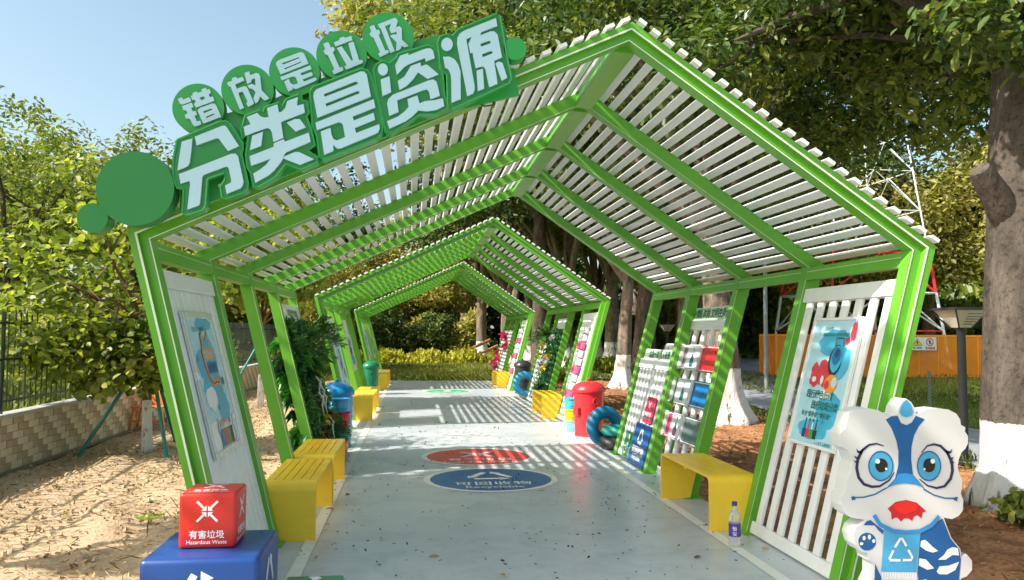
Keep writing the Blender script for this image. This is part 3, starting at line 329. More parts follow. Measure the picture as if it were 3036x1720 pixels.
# path: one glossy painted slab with a light pink tint between the pavilions
def pathmat():
    m = bpy.data.materials.new('painted_concrete'); m.use_nodes = True; n = m.node_tree.nodes; l = m.node_tree.links; b = n['Principled BSDF']
    tc = n.new('ShaderNodeTexCoord'); n1 = n.new('ShaderNodeTexNoise'); n1.inputs['Scale'].default_value = .9; n1.inputs['Detail'].default_value = 8; n1.inputs['Roughness'].default_value = .6
    n2 = n.new('ShaderNodeTexNoise'); n2.inputs['Scale'].default_value = 60; n2.inputs['Detail'].default_value = 3
    for q in (n1, n2): l.new(tc.outputs['Object'], q.inputs[0])
    c = n.new('ShaderNodeValToRGB'); c.color_ramp.elements[0].position = .3; c.color_ramp.elements[1].position = .7
    c.color_ramp.elements[0].color = (*srgb(172, 182, 192), 1); c.color_ramp.elements[1].color = (*srgb(196, 202, 208), 1)
    mm = n.new('ShaderNodeMath'); mm.operation = 'MULTIPLY_ADD'; mm.inputs[1].default_value = .25; l.new(n2.outputs['Fac'], mm.inputs[0])
    m2 = n.new('ShaderNodeMath'); m2.operation = 'MULTIPLY'; m2.inputs[1].default_value = .75; l.new(n1.outputs['Fac'], m2.inputs[0]); l.new(m2.outputs[0], mm.inputs[2])
    l.new(mm.outputs[0], c.inputs[0])
    n3 = n.new('ShaderNodeTexNoise'); n3.inputs['Scale'].default_value = 3.2; n3.inputs['Detail'].default_value = 10; n3.inputs['Roughness'].default_value = .78; n3.inputs['Distortion'].default_value = .6; l.new(tc.outputs['Object'], n3.inputs[0])
    r3 = n.new('ShaderNodeMapRange'); r3.inputs['From Min'].default_value = .40; r3.inputs['From Max'].default_value = .54; r3.inputs['To Min'].default_value = .84; l.new(n3.outputs['Fac'], r3.inputs[0])
    m3 = n.new('ShaderNodeMixRGB'); m3.blend_type = 'MULTIPLY'; m3.inputs[0].default_value = 1; l.new(c.outputs[0], m3.inputs[1]); l.new(r3.outputs[0], m3.inputs[2]); l.new(m3.outputs[0], b.inputs['Base Color'])
    r = n.new('ShaderNodeMapRange'); r.inputs['To Min'].default_value = .18; r.inputs['To Max'].default_value = .46; l.new(n1.outputs['Fac'], r.inputs[0]); l.new(r.outputs[0], b.inputs['Roughness'])
    b.inputs['Specular IOR Level'].default_value = .6
    bp = n.new('ShaderNodeBump'); bp.inputs['Strength'].default_value = .12; bp.inputs['Distance'].default_value = .01; l.new(mm.outputs[0], bp.inputs['Height']); l.new(bp.outputs[0], b.inputs['Normal'])
    return m
b = MB(); b.box(-1.05, 2.63, -3, 25.4, -.05, 0)
path = tag(b.build('path', pathmat()), kind='structure'); ORG[path.name] = (0, 0, 0)
FLAT = lambda u, v, d: (u, v, d)
LINEW = paint('line_paint_white', (.74, .74, .70), .4, .06, 9, dirt=.35)
for x0 in (-.76, 2.22):
    b = MB(); b.add([(x0, -3, .004), (x0+.085, -3, .004), (x0+.085, 25.3, .004), (x0, 25.3, .004)], [(0, 1, 2, 3)]); b.build('edge_line', LINEW, path, fix=False)
def circ(cx, cy, r, n=48, a0=0): return [(cx+r*math.cos(2*math.pi*i/n+a0), cy+r*math.sin(2*math.pi*i/n+a0)) for i in range(n)]
def recycle(mb, cx, cy, s, fn, d, m):     # triangle of three chasing arrows
    P = [(cx+s*math.cos(a), cy+s*math.sin(a)) for a in (math.pi/2, math.pi*7/6, math.pi*11/6)]
    for i in range(3):
        a, c = P[i], P[(i+1) % 3]; q = lambda t: (a[0]+(c[0]-a[0])*t, a[1]+(c[1]-a[1])*t)
        mb.ribbon([q(.16), q(.70)], s*.24, fn, d, m); dx, dy = c[0]-a[0], c[1]-a[1]; L = math.hypot(dx, dy); nx, ny = -dy/L*s*.24, dx/L*s*.24
        e = q(.68); t = q(.92); mb.add([fn(e[0]+nx, e[1]+ny, d), fn(e[0]-nx, e[1]-ny, d), fn(*t, d)], [(0, 1, 2)], m)
def crossarrows(mb, cx, cy, s, fn, d, m):  # four arrows pointing to the centre
    for k in range(4):
        a = math.pi/4+k*math.pi/2; c_, s_ = math.cos(a), math.sin(a)
        mb.ribbon([(cx+c_*s*.3, cy+s_*s*.3), (cx+c_*s, cy+s_*s)], s*.16, fn, d, m)
        g = .05*s; sx, sy = (1 if c_ > 0 else -1), (1 if s_ > 0 else -1)
        mb.add([fn(cx+sx*g, cy+sy*g, d), fn(cx+sx*(g+s*.36), cy+sy*g, d), fn(cx+sx*g, cy+sy*(g+s*.36), d)], [(0, 1, 2)], m)
def foodmark(mb, cx, cy, s, fn, d, m):
    mb.sheet([(cx-s*.45, cy+s*.9), (cx+s*.2, cy+s*.95), (cx+s*.5, cy+s*.5), (cx+.05*s, cy-.05*s)], fn, d, m)
    mb.sheet(circ(cx, cy-s*.5, s*.36, 14), fn, d, m)
def emblem(cx, cy, r, col, mark, zh, en, nm):
    b = MB(); b.sheet([circ(cx, cy, r), circ(cx, cy, r*.905)], FLAT, .004, 0); b.sheet(circ(cx, cy, r*.905), FLAT, .004, 1)
    mark(b, cx, cy+r*.22, r*.42, FLAT, .006, 0)
    b.text(zh, lambda u, v, d: (cx+u, cy-r*.46+v, d), .006, r*.27, 0, .012, space=1.12); b.text(en, lambda u, v, d: (cx+u, cy-r*.70+v, d), .006, r*.20, 0, .008)
    b.build(nm, [LINEW, col], path, fix=False)
emblem(.80, 8.32, .69, paint('emblem_blue', srgb(36, 96, 160), .35, .06, 5, dirt=.2), recycle, '可回收物', 'Recyclable', 'floor_emblem')
emblem(.79, 9.85, .69, paint('emblem_red', srgb(206, 66, 74), .35, .06, 5, dirt=.2), crossarrows, '有害垃圾', 'Hazardous Waste', 'floor_emblem')
emblem(.86, 20.8, .63, paint('emblem_green', srgb(70, 178, 128), .35, .06, 5, dirt=.3), foodmark, '厨余垃圾', 'Food Waste', 'floor_emblem')
b = MB(); b.text('垃圾', lambda u, v, d: (.80+u*.5, 11.95+v*.9, d), .004, .82, 0, .03); b.text('分类', lambda u, v, d: (.78+u*.5, 11.05+v*.9, d), .004, .82, 0, .03); b.build('floor_lettering', LINEW, path, fix=False)
# asphalt path winding across the park on the right
b = MB(); C_ = [(7.3, 5), (7.5, 9), (7.7, 13), (8.4, 18), (10.6, 24), (13.8, 31), (17.5, 40), (21, 50)]
C2 = []
for i in range(len(C_)-1):
    for t in (0, .25, .5, .75): C2.append((C_[i][0]+(C_[i+1][0]-C_[i][0])*t, C_[i][1]+(C_[i+1][1]-C_[i][1])*t))
b.ribbon(C2, 2.3, FLAT, .035); tag(b.build('park_path', groundmat('grey_asphalt', [(.3, srgb(120, 126, 134)), (.5, srgb(146, 150, 156)), (.7, srgb(160, 162, 164))], 3, 60, .8, .3), fix=False), kind='structure')
b = MB(); b.ribbon([(5.6, 27.2), (8, 26.4), (11, 25.2)], 1.6, FLAT, .035); tag(b.build('park_path', MATS['grey_asphalt'], fix=False), kind='structure')

# ------------------------------------------------------------------ pavilions
O_ = [(-1.04, 0), (-1.55, 2.05), (1.26, 3.345), (3.16, 2.045), (2.605, 0)]      # outer outline: base, eave, ridge, eave, base
I_ = [(-.93, 0), (-1.436, 2.003), (1.247, 3.238), (3.024, 2.024), (2.495, 0)]  # inner outline
lerp = lambda a, b, t: (a[0]+(b[0]-a[0])*t, a[1]+(b[1]-a[1])*t)
MEMB = ['post', 'rafter', 'rafter', 'post']
def member(k, t0, t1, y0, y1):
    q = [lerp(I_[k], O_[k], t0), lerp(I_[k], O_[k], t1), lerp(I_[k+1], O_[k+1], t1), lerp(I_[k+1], O_[k+1], t0)]
    return [(p[0], y0, p[1]) for p in q]+[(p[0], y1, p[1]) for p in q]
def make_pavilion(y, label):
    root = thing('pavilion', label, 'pavilion', (.8, y, 0), 'green pavilions spanning the path')
    for i in range(5):
        yc = y+i*BAY
        for k in range(4):
            b = MB()
            if i == 0:
                b.hexa(member(k, .52, 1, yc-.07, yc+.06)); b.hexa(member(k, 0, .518, yc-.035, yc+.06))
            else: b.hexa(member(k, 0, 1, yc-.045, yc+.045))
            p = b.build(MEMB[k], LIME, root)
            if k in (0, 3):      # foot plate with its bolts
                bx = (I_[0][0]+O_[0][0])/2 if k == 0 else (I_[4][0]+O_[4][0])/2
                b = MB(); b.box(bx-.085, bx+.085, yc-.10, yc+.10, .001, .010); b.build('foot_plate', LIME, p)
            if y > 6: continue
            b = MB(); yf = yc-.035 if i == 0 else yc-.045
            q = [lerp(I_[k], O_[k], t) for t in (.02, .085)]+[lerp(I_[k+1], O_[k+1], t) for t in (.085, .02)]
            b.add([(u[0], yf-.003, u[1]) for u in q], [(0, 1, 2, 3)])
            if i == 0:
                q = [lerp(I_[k], O_[k], t) for t in (.53, .645)]+[lerp(I_[k+1], O_[k+1], t) for t in (.645, .53)]
                b.add([(u[0], yc-.073, u[1]) for u in q], [(0, 1, 2, 3)])
            b.build('light_strip', LED if i == 0 else LED2, p, fix=False)
        if i < 4:   # eave beams and ridge beam of this bay
            y0, y1 = yc+.062 if i == 0 else yc+.047, yc+BAY-.047
            for sgn, E_, B_ in ((1, I_[1], I_[0]), (-1, I_[3], I_[4])):
                dx, dz = B_[0]-E_[0], B_[1]-E_[1]; L = math.hypot(dx, dz); dx, dz = dx/L, dz/L; nx = -sgn
                c = [(E_[0]+nx*.004, E_[1]-.004), (E_[0]+dx*.105+nx*.004, E_[1]+dz*.105), (E_[0]+dx*.105+nx*.085, E_[1]+dz*.105), (E_[0]+nx*.085, E_[1]+.012)]
                b = MB(); b.hexa([(p[0], y0, p[1]) for p in c]+[(p[0], y1, p[1]) for p in c]); bm_ = b.build('eave_beam', LIME, root)
                if y > 6: continue
                b = MB(); a = lerp(c[0], c[1], .30); e = lerp(c[0], c[1], .38); b.add([(a[0]+sgn*.003, y0, a[1]), (a[0]+sgn*.003, y1, a[1]), (e[0]+sgn*.003, y1, e[1]), (e[0]+sgn*.003, y0, e[1])], [(0, 1, 2, 3)]); b.build('light_strip', LED2, bm_, fix=False)
            b = MB(); b.hexa([(1.185, y0, 3.205), (1.31, y0, 3.198), (1.30, y0, 3.29), (1.20, y0, 3.29), (1.185, y1, 3.205), (1.31, y1, 3.198), (1.30, y1, 3.29), (1.20, y1, 3.29)]); b.build('ridge_beam', LIME, root)
    # roof slats, each a piece of its own on one shared mesh
    if not SLAT: b = MB(); b.box(-.027, .027, -.12, 4*BAY+.12, .003, .024); SLAT.append(b.mesh('roof_slat', WHITE))
    for (a, c) in ((O_[1], O_[2]), (O_[2], O_[3])):
        L = math.hypot(c[0]-a[0], c[1]-a[1]); n = int(L/.1); ang = -math.atan2(c[1]-a[1], c[0]-a[0])
        for j in range(n):
            t = (j+.5)/n; p = lerp(a, c, t); place('roof_slat', SLAT[0], root, (p[0], y, p[1]), (random.uniform(-.002, .002), ang+random.uniform(-.02, .02), random.uniform(-.0015, .0015)))
    return root
SLAT = []
PAV = [make_pavilion(PER[0], 'nearest green timber pavilion with slatted white roof, carrying the big letter sign'),
       make_pavilion(PER[1], 'middle green pavilion with slatted roof, behind the one with the sign'),
       make_pavilion(PER[2], 'farthest and smallest green pavilion at the end of the path')]

# leaning side walls: y along the path, z up, n towards the inside of the pavilion
def WR(y, z, n): return (2.495+.261*z-n*.968, y, z+n*.2525)
def WL(y, z, n): return (-.93-.2545*z+n*.969, y, z+n*.2466)
def bar_panel(fn, ya, yb, z0, z1, nbar, bw, pav, n0=-.06, depth=.026, head=.105, base=.085, solid=False, round_=False):
    root = MB(); root.mbox(fn, (ya, yb, z1-head, z1, n0-.012, n0+depth+.014)); p = root.build('wall_panel', WHITE, pav, bevel=.006)
    b = MB(); b.mbox(fn, (ya, yb, z0, z0+base, n0-.008, n0+depth+.008)); b.build('bottom_rail', WHITE, p, bevel=.005)
    for i in range(nbar):
        yc = ya+(i+.5)*(yb-ya)/nbar
        if round_: b = MB(); b.tube([fn(yc, z0+base, n0+.02), fn(yc, z1-head, n0+.02)], bw/2, 10); b.build('bar', WHITE, p, smooth=True)
        else: b = MB(); b.mbox(fn, (yc-bw/2, yc+bw/2, z0+base, z1-head, n0, n0+depth)); b.build('bar', WHITE, p, bevel=.007)
    return p
P1Y = PER[0]
bar_panel(WR, P1Y+.07, P1Y+BAY-.05, .02, 1.86, 7, .082, PAV[0])
bar_panel(WL, P1Y+.07, P1Y+BAY-.05, .02, 1.86, 9, .122, PAV[0])
cardp = bar_panel(WR, P1Y+2*BAY+.25, P1Y+3*BAY+.17, .02, 1.68, 5, .062, PAV[0], n0=-.15, round_=True)
lowp = bar_panel(WR, P1Y+3*BAY+.05, P1Y+4*BAY-.06, .03, 1.20, 9, .075, PAV[0])
b = MB(); b.mbox(WR, (P1Y+3*BAY-.20, P1Y+3*BAY-.02, .02, 1.26, -.20, -.155)); b.build('back_board', LIME, PAV[0])
for q, dark in ((PER[1], 0), (PER[2], 1)):
    pv = PAV[1] if q == PER[1] else PAV[2]
    bar_panel(WR, q+.07, q+BAY-.05, .02, 1.86, 7, .1, pv)
    bar_panel(WR, q+3*BAY+.05, q+4*BAY-.06, .03, 1.30, 8, .1, pv)
    b = MB(); b.mbox(WL, (q+.12, q+BAY-.12, .12, 1.75, -.05, -.02)); b.build('wall_board', WHITE, pv)
    b = MB(); b.mbox(WL, (q+2*BAY+.12, q+3*BAY-.12, .75, 1.75, -.05, -.02)); b.build('wall_board', WHITE, pv)

# ------------------------------------------------------------------ the sign on the front rafter
SY = 4.42
fs = lambda u, v, d: (u, SY+d, v)
sign = thing('roof_sign', 'large green sign with two rows of white Chinese characters on the front rafter', 'sign', (-.4, SY, 2.6))
b = MB(); b.prism(SIGN_BACK, fs, .075, .10); b.build('backing_plate', SIGNG, sign)
for k, g in enumerate(SIGN_BIG):
    b = MB(); b.prism(g['plate'], fs, -.02, .075, 0, 1); p = b.build('letter_plate', [SIGND, SIGNG], sign)
    b = MB()
    for rings in g['strokes']: b.prism(rings, fs, -.034, -.0205)
    b.build('character', ACRYL, p)
    rim = MB(); pts = g['plate']; n = len(pts)
    rim.tube([fs(*pts[i % n], -.02) for i in range(n+1)], .007, 5, cap=False); rim.build('plate_rim', SIGNG, p)
for k, g in enumerate(SIGN_SMALL):
    b = MB(); cx, cz = g['c']; dd = .004*(k % 2); b.prism(circ(cx, cz, g['r'], 56), fs, .03+dd, .10+dd); p = b.build('round_plate', SIGNG, sign, smooth=True)
    b = MB()
    for rings in g['strokes']: b.prism(rings, fs, .018, .0295)
    b.build('character', ACRYL, p)
for k, (x, z, r) in enumerate(SIGN_DISCS):
    b = MB(); d0 = (-.03, -.015, -.02)[k]; b.prism(circ(x, z, r, 64), fs, d0, d0+.11); b.build('disc', SIGND if k < 2 else SIGNG, sign, smooth=True)
for x, z in ((-1.25, 2.28), (-.5, 2.62), (.2, 2.95)):   # brackets from the rafter up to the sign
    b = MB(); b.box(x-.015, x+.015, SY+.075, SY+.13, z-.12, z+.16); b.build('bracket', SIGND, sign)
b = MB(); b.tube([(.30, 4.50, 2.87), (.33, 4.50, 2.82), (.38, 4.5, 2.79), (.43, 4.5, 2.80), (.445, 4.5, 2.86)], .005, 5); b.build('loose_cable', paint('cable_black', (.03, .02, .02), .5), sign)
# ------------------------------------------------------------------ benches: bent yellow sheet, slotted top
def make_bench(side, y0, y1, label, h=.42):
    fn = WL if side < 0 else WR
    xi = -.69 if side < 0 else 2.25                         # edge towards the path
    back = lambda z: (-.955-.2545*z) if side < 0 else (2.52+.261*z)
    t = .022; root = thing('bench', label, 'bench', ((xi+back(0))/2, (y0+y1)/2, 0), 'yellow benches beside the path')
    R = .07; arc = [(R-R*math.cos(a), h-R+R*math.sin(a)) for a in np.linspace(0, math.pi/2, 6)]
    arci = [(R-(R-t)*math.cos(a), h-R+(R-t)*math.sin(a)) for a in np.linspace(0, math.pi/2, 6)]
    for e in (0, 1):
        yy = (lambda d: y0+d) if e == 0 else (lambda d: y1-d)
        outl = [(0, 0)]+arc+[(.11, h)]; innl = [(t, 0)]+arci+[(.11, h-t)]
        b = MB(); n = len(outl)
        for d, z in outl: b.v.append((xi, yy(d), z)); b.v.append((back(z), yy(d), z))
        for d, z in innl: b.v.append((xi, yy(d), z)); b.v.append((back(z), yy(d), z))
        for i in range(n-1):
            a = 2*i; c = 2*n+2*i
            for f in ((a, a+1, a+3, a+2), (c, c+2, c+3, c+1), (a, a+2, c+2, c), (a+1, c+1, c+3, a+3)): b.f.append(f); b.m.append(0)
        b.f.append((0, 2*n, 2*n+1, 1)); b.m.append(0); b.f.append((2*n-2, 2*n-1, 4*n-1, 4*n-2)); b.m.append(0)
        b.build('end_leg', YEL, root, smooth=True)
    xb = back(h); ns = 6; w = (xb-xi)/ns
    for i in range(ns):
        xa, xc = sorted((xi+i*w+(0 if i == 0 else .0045*math.copysign(1, w)), xi+(i+1)*w-(0 if i == ns-1 else .0045*math.copysign(1, w))))
        b = MB(); b.box(xa, xc, y0+.1101, y1-.1101, h-t, h); b.build('seat_slat', YEL, root)
    b = MB(); b.box(min(xi, xb)+.02, max(xi, xb)-.02, (y0+y1)/2-.03, (y0+y1)/2+.03, h-t-.03, h-t-.001); b.build('cross_bar', YEL, root)
    return root
for s, y0, y1, lab in [(-1, 6.0, 7.17, 'nearest yellow bench on the left, behind the stacked boxes'), (-1, 7.28, 8.45, 'second yellow bench on the left, in front of the plant wall'),
    (-1, 14.0, 15.2, 'yellow bench beyond the blue bin, left side of the middle pavilion'), (-1, 15.3, 16.5, 'farther of the two left benches in the middle pavilion'),
    (-1, 21.5, 22.8, 'yellow bench just beyond the dark green bin, far left'), (-1, 22.9, 24.1, 'last yellow bench on the left, end of the path'),
    (1, 5.97, 7.2, 'big yellow bench on the right beside the water bottle'), (1, 14.08, 15.25, 'yellow bench on the right below the flower wall, past the red bin'),
    (1, 21.9, 23.2, 'small yellow bench at the far right, before the black bin')]: make_bench(s, y0, y1, lab)

# ------------------------------------------------------------------ posters
def poster(fn, ya, yb, z0, z1, n, label, draw, frame=WHITE, loc=None, border=.02, name='poster'):
    c = fn((ya+yb)/2, z0, n); root = thing(name, label, 'poster', c)
    b = MB(); b.mbox(fn, (ya, yb, z0, z1, n, n+.012)); b.build('board', frame, root)
    bb = MB()
    for a in ((ya, yb, z1-border, z1, n+.0121, n+.022), (ya, yb, z0, z0+border, n+.0121, n+.022), (ya, ya+border, z0+border+.001, z1-border-.001, n+.0121, n+.022), (yb-border, yb, z0+border+.001, z1-border-.001, n+.0121, n+.022)): bb.mbox(fn, a)
    bb.build('frame', frame, root, bevel=.004)
    # print: u runs left to right as seen from inside the pavilion
    if fn is WR: mp = lambda u, v, d: fn(yb-u, z0+v, n+.0135+d)
    else: mp = lambda u, v, d: fn(ya+u, z0+v, n+.0135+d)
    mb = MB(); mats = draw(mb, yb-ya, z1-z0, mp); mb.build('print', mats, root, fix=False); return root
PB = [paint('print_pale_blue', srgb(176, 218, 236), .3, .10, 4), paint('print_blue', srgb(70, 176, 214), .3, .2, 5), paint('print_red', srgb(214, 52, 70), .35), paint('print_navy', srgb(28, 70, 130), .35),
      paint('print_orange', srgb(236, 150, 50), .35), paint('print_teal', srgb(20, 110, 100), .35), paint('print_white', (.8, .82, .84), .35), paint('print_green', srgb(60, 160, 70), .35), paint('print_black', srgb(40, 44, 54), .4), paint('print_cyan_blue', srgb(24, 116, 176), .35)]
def blob(cx, cy, rx, ry, n=14, j=0., seed=1):
    r = random.Random(seed); return [(cx+rx*math.cos(2*math.pi*i/n)*(1+r.uniform(-j, j)), cy+ry*math.sin(2*math.pi*i/n)*(1+r.uniform(-j, j))) for i in range(n)]
def draw_right(mb, W, H, f):
    mb.sheet([(.02, .02), (W-.02, .02), (W-.02, H-.02), (.02, H-.02)], f, 0, 0)
    for (cx, cy, rx, ry, s) in [(.33, .72, .2, .10, 1), (.45, .25, .16, .13, 2), (.3, .12, .2, .07, 4), (.47, .60, .12, .12, 3)]: mb.sheet(blob(cx*W/.64, cy*H/.9, rx*W/.64, ry, 18, .12, s), f, .0006*s, 1)
    mb.text('垃圾分类', lambda u, v, d: f(.22+u, H*.90+v, d), .004, .03, 5, .01); mb.text('做好垃圾分类 争当环保先锋', lambda u, v, d: f(W*.52+u, H*.855+v, d), .004, .028, 5, .005)
    for (cx, cy, rx, ry, c, s) in [(.56, .80, .035, .07, 2, 3), (.50, .735, .03, .03, 2, 5), (.53, .70, .025, .02, 6, 2), (.18, .47, .075, .06, 2, 6), (.27, .52, .09, .085, 2, 8), (.33, .47, .06, .06, 2, 9), (.15, .53, .04, .05, 2, 11)]: mb.sheet(blob(cx*W/.64, cy*H/.9, rx, ry, 16, .22, s), f, .002+.0001*s, c)
    for (cx, cy, rx, ry, c, z) in [(.40, .60, .085, .105, 8, .004), (.41, .61, .07, .09, 1, .0045), (.41, .63, .055, .06, 9, .005), (.41, .65, .03, .03, 3, .0055), (.17, .46, .03, .02, 6, .004), (.28, .46, .02, .03, 6, .004), (.41, .44, .085, .062, 4, .0045), (.45, .45, .035, .035, 0, .005), (.36, .43, .03, .03, 2, .0052)]: mb.sheet(blob(cx*W/.64, cy*H/.9, rx, ry, 18, .05, int(cx*99)), f, z, c)
    mb.ribbon([(.37*W/.64, .70*H/.9), (.36*W/.64, .755*H/.9), (.46*W/.64, .755*H/.9), (.47*W/.64, .70*H/.9)], .007, f, .006, 8)
    mb.sheet([(.30, .335*H/.9), (.44, .335*H/.9), (.44, .395*H/.9), (.30, .395*H/.9)], f, .0036, 6)
    mb.text('践行绿色低碳', lambda u, v, d: f(.11+u, .335*H/.9+v, d), .004, .062, 5, .02, 'LEFT', .9); mb.text('践行垃圾分类', lambda u, v, d: f(.21+u, .262*H/.9+v, d), .004, .062, 5, .02, 'LEFT', .9)
    mb.text('争当“倡导者” “践行者”', lambda u, v, d: f(.10+u, .205*H/.9+v, d), .004, .040, 5, .015, 'LEFT')
    for i, c in enumerate((3, 2, 7, 8)):
        x = .19+i*.05; mb.sheet([(x-.022, .055), (x+.022, .055), (x+.028, .115), (x-.028, .115)], f, .003, c); mb.sheet([(x-.012, .117), (x+.01, .117), (x+.006, .165), (x-.006, .165)], f, .003, c if i != 2 else 6); mb.sheet(blob(x, .178, .009, .012, 10), f, .003, 8)
    mb.text('人人参与 从我做起', lambda u, v, d: f(.36+u, .028+v, d), .004, .026, 5, .006, 'LEFT')
    return PB
poster(WR, 4.955, 5.585, .736, 1.625, -.028, 'pale blue recycling poster on the white slat panel at right', draw_right)
def draw_left(mb, W, H, f):
    mb.sheet([(.02, .02), (W-.02, .02), (W-.02, H-.02), (.02, H-.02)], f, 0, 6)
    mb.sheet([(.05, .2), (W-.05, .24), (W-.05, H-.05), (.05, H-.05)], f, .0006, 0)
    for (cx, cy, rx, ry, s) in [(.34, .40, .24, .12, 1), (.45, .28, .15, .1, 2), (.2, .55, .12, .1, 4), (.42, .80, .18, .045, 6)]: mb.sheet(blob(cx, cy, rx, ry, 18, .15, s), f, .001+.0003*s, 1)
    mb.sheet(blob(.22, .34, .12, .07, 12, .2, 5), f, .0031, 6)
    mb.text('垃圾分类 从我做起', lambda u, v, d: f(.12+u, H-.12+v, d), .0036, .032, 5, .006, 'LEFT')
    cl = [(.30, .44), (.36, .42), (.42, .43), (.47, .42), (.52, .46), (.53, .53), (.54, .60), (.51, .67), (.47, .70), (.44, .76), (.40, .73), (.36, .70), (.32, .75), (.27, .74), (.25, .67), (.22, .63), (.22, .55), (.26, .48)]
    mb.sheet([(c[0]*1.02-.01, c[1]-.012) for c in cl], f, .003, 4); mb.sheet(cl, f, .0036, 8); cx = .375; cy = .58
    mb.sheet([(cx+(c[0]-cx)*.94, cy+(c[1]-cy)*.95) for c in cl], f, .0042, 4); mb.sheet([(cx+(c[0]-cx)*.80, cy+.0+(c[1]-cy)*.84) for c in cl], f, .0048, 1)
    mb.sheet([(.23, .575), (.46, .575), (.46, .645), (.23, .645)], f, .0054, 4); mb.sheet([(.28, .49), (.51, .49), (.51, .56), (.28, .56)], f, .0054, 9)
    mb.text('垃圾分类', lambda u, v, d: f(.345+u, .588+v, d), .006, .052, 0, .015); mb.text('环保先行', lambda u, v, d: f(.395+u, .503+v, d), .006, .052, 3, .015)
    mb.ribbon([(.50, .45), (.50, .36)], .012, f, .005, 4); mb.sheet(blob(.585, .43, .028, .028, 12), f, .004, 5)
    for i, c in enumerate((9, 2, 7, 8)):
        x = .28+i*.075; mb.sheet([(x-.032, .045), (x+.03, .045), (x+.036, .15), (x-.038, .15)], f, .004, c); mb.ribbon([(x-.03, .155), (x-.015, .20), (x+.012, .165), (x+.03, .21)], .012, f, .0045, (8, 4, 6, 2)[i]); mb.sheet(blob(x, .185, .012, .016, 10), f, .004, (6, 4, 4, 8)[i])
    for x in (.21, .58): mb.ribbon([(x, .04), (x+.02, .10), (x-.01, .15), (x+.02, .22)], .012, f, .004, 8)
    return PB
CLEAR = paint('brushed_frame_pale', (.66, .68, .68), .25, .06, 8, metallic=.25)
poster(WL, 4.90, 5.575, .752, 1.625, -.028, 'framed poster with orange cloud badge on the white left wall panel', draw_left, CLEAR, border=.04)
def draw_board(seed):
    def d(mb, W, H, f):
        r = random.Random(seed); mb.sheet([(.03, .03), (W-.03, .03), (W-.03, H-.03), (.03, H-.03)], f, 0, 0)
        mb.sheet([(.03, .03), (W-.03, .03), (W-.03, H*.32), (.03, H*.28)], f, .001, 1)
        for i in range(5): mb.sheet(blob(r.uniform(.15, W-.15), r.uniform(.25, H-.3), r.uniform(.05, .12), r.uniform(.05, .13), 14, .2, seed+i), f, .002+.0005*i, r.choice((3, 9, 8, 6)))
        mb.text('垃圾分类', lambda u, v, d: f(W/2+u, H-.2+v, d), .006, .13, 3, .01); mb.text('人人有责', lambda u, v, d: f(W/2+u, H-.33+v, d), .006, .08, 3, .005); return PB
    return d
for q, nm in ((PER[1], 'middle'), (PER[2], 'farthest')):
    poster(WL, q+.2, q+BAY-.2, .25, 1.5, -.018, 'blue printed poster, first on the left wall of the %s pavilion' % nm, draw_board(int(q)))
    poster(WL, q+2*BAY+.2, q+3*BAY-.2, .85, 1.45, -.018, 'smaller poster, second on the left wall of the %s pavilion' % nm, draw_board(int(q)+5))

# ------------------------------------------------------------------ boxes at the front left
def rounded(x0, x1, y0, y1, z0, z1, name, mat, parent, bv): b = MB(); b.box(x0, x1, y0, y1, z0, z1); o = b.build(name, mat, parent); m = o.modifiers.new('bevel', 'BEVEL'); m.width = bv; m.segments = 4; o.data.polygons.foreach_set('use_smooth', [True]*6); m.harden_normals = False; return o
def box_print(root, x0, x1, y0, y1, z0, z1, mark, zh, en, col, ms=.34, nf=3):
    w = x1-x0
    faces = [lambda u, v, d: (x0+w/2+u*w, y0-d, z0+(z1-z0)*.5+v*(z1-z0)), lambda u, v, d: (x1+d, y0+(y1-y0)/2+u*(y1-y0), z0+(z1-z0)*.5+v*(z1-z0)), lambda u, v, d: (x0+w/2+u*w, y0+(y1-y0)*.5+v*(y1-y0), z1+d)]
    for f in faces[:nf]:
        mb = MB(); mark(mb, 0, .17, ms*.75, f, .0015, 0); mb.text(zh, lambda u, v, d: f(u, -.30+v, d), .0015, .155, 0, .018); mb.text(en, lambda u, v, d: f(u, -.41+v, d), .0015, .098, 0, .008); tag(mb.build('print', [col], root, fix=False), kind='stuff')
WP = paint('print_on_box', (.82, .80, .82), .4, .04)
t = thing('display_box', 'red box lettered Hazardous Waste on top of the blue box', 'box', (-.94, 4.03, .5)); rounded(-1.066, -.811, 3.9, 4.15, .501, .755, 'box_body', paint('box_red', srgb(206, 44, 38), .34, .05, 4, spec=.5, dirt=.12), t, .018); box_print(t, -1.066, -.811, 3.9, 4.15, .501, .755, crossarrows, '有害垃圾', 'Hazardous Waste', WP)
t = thing('display_box', 'dark blue box with recycling triangle at the lower left corner', 'box', (-.927, 4.0, 0)); rounded(-1.184, -.672, 3.735, 4.27, .0, .5, 'box_body', paint('box_blue', srgb(24, 66, 134), .36, .06, 4, dirt=.3), t, .026); box_print(t, -1.184, -.672, 3.735, 4.27, 0, .5, recycle, '可回收物', 'Recyclable', WP, nf=2)
t = thing('display_box', 'green box at the bottom edge, right of the blue box', 'box', (-.46, 4.0, 0)); rounded(-.61, -.33, 3.86, 4.14, .0, .297, 'box_body', paint('box_green', srgb(30, 130, 88), .3, .05, 4), t, .016); box_print(t, -.61, -.33, 3.86, 4.14, 0, .297, foodmark, '厨余垃圾', 'Food Waste', WP)

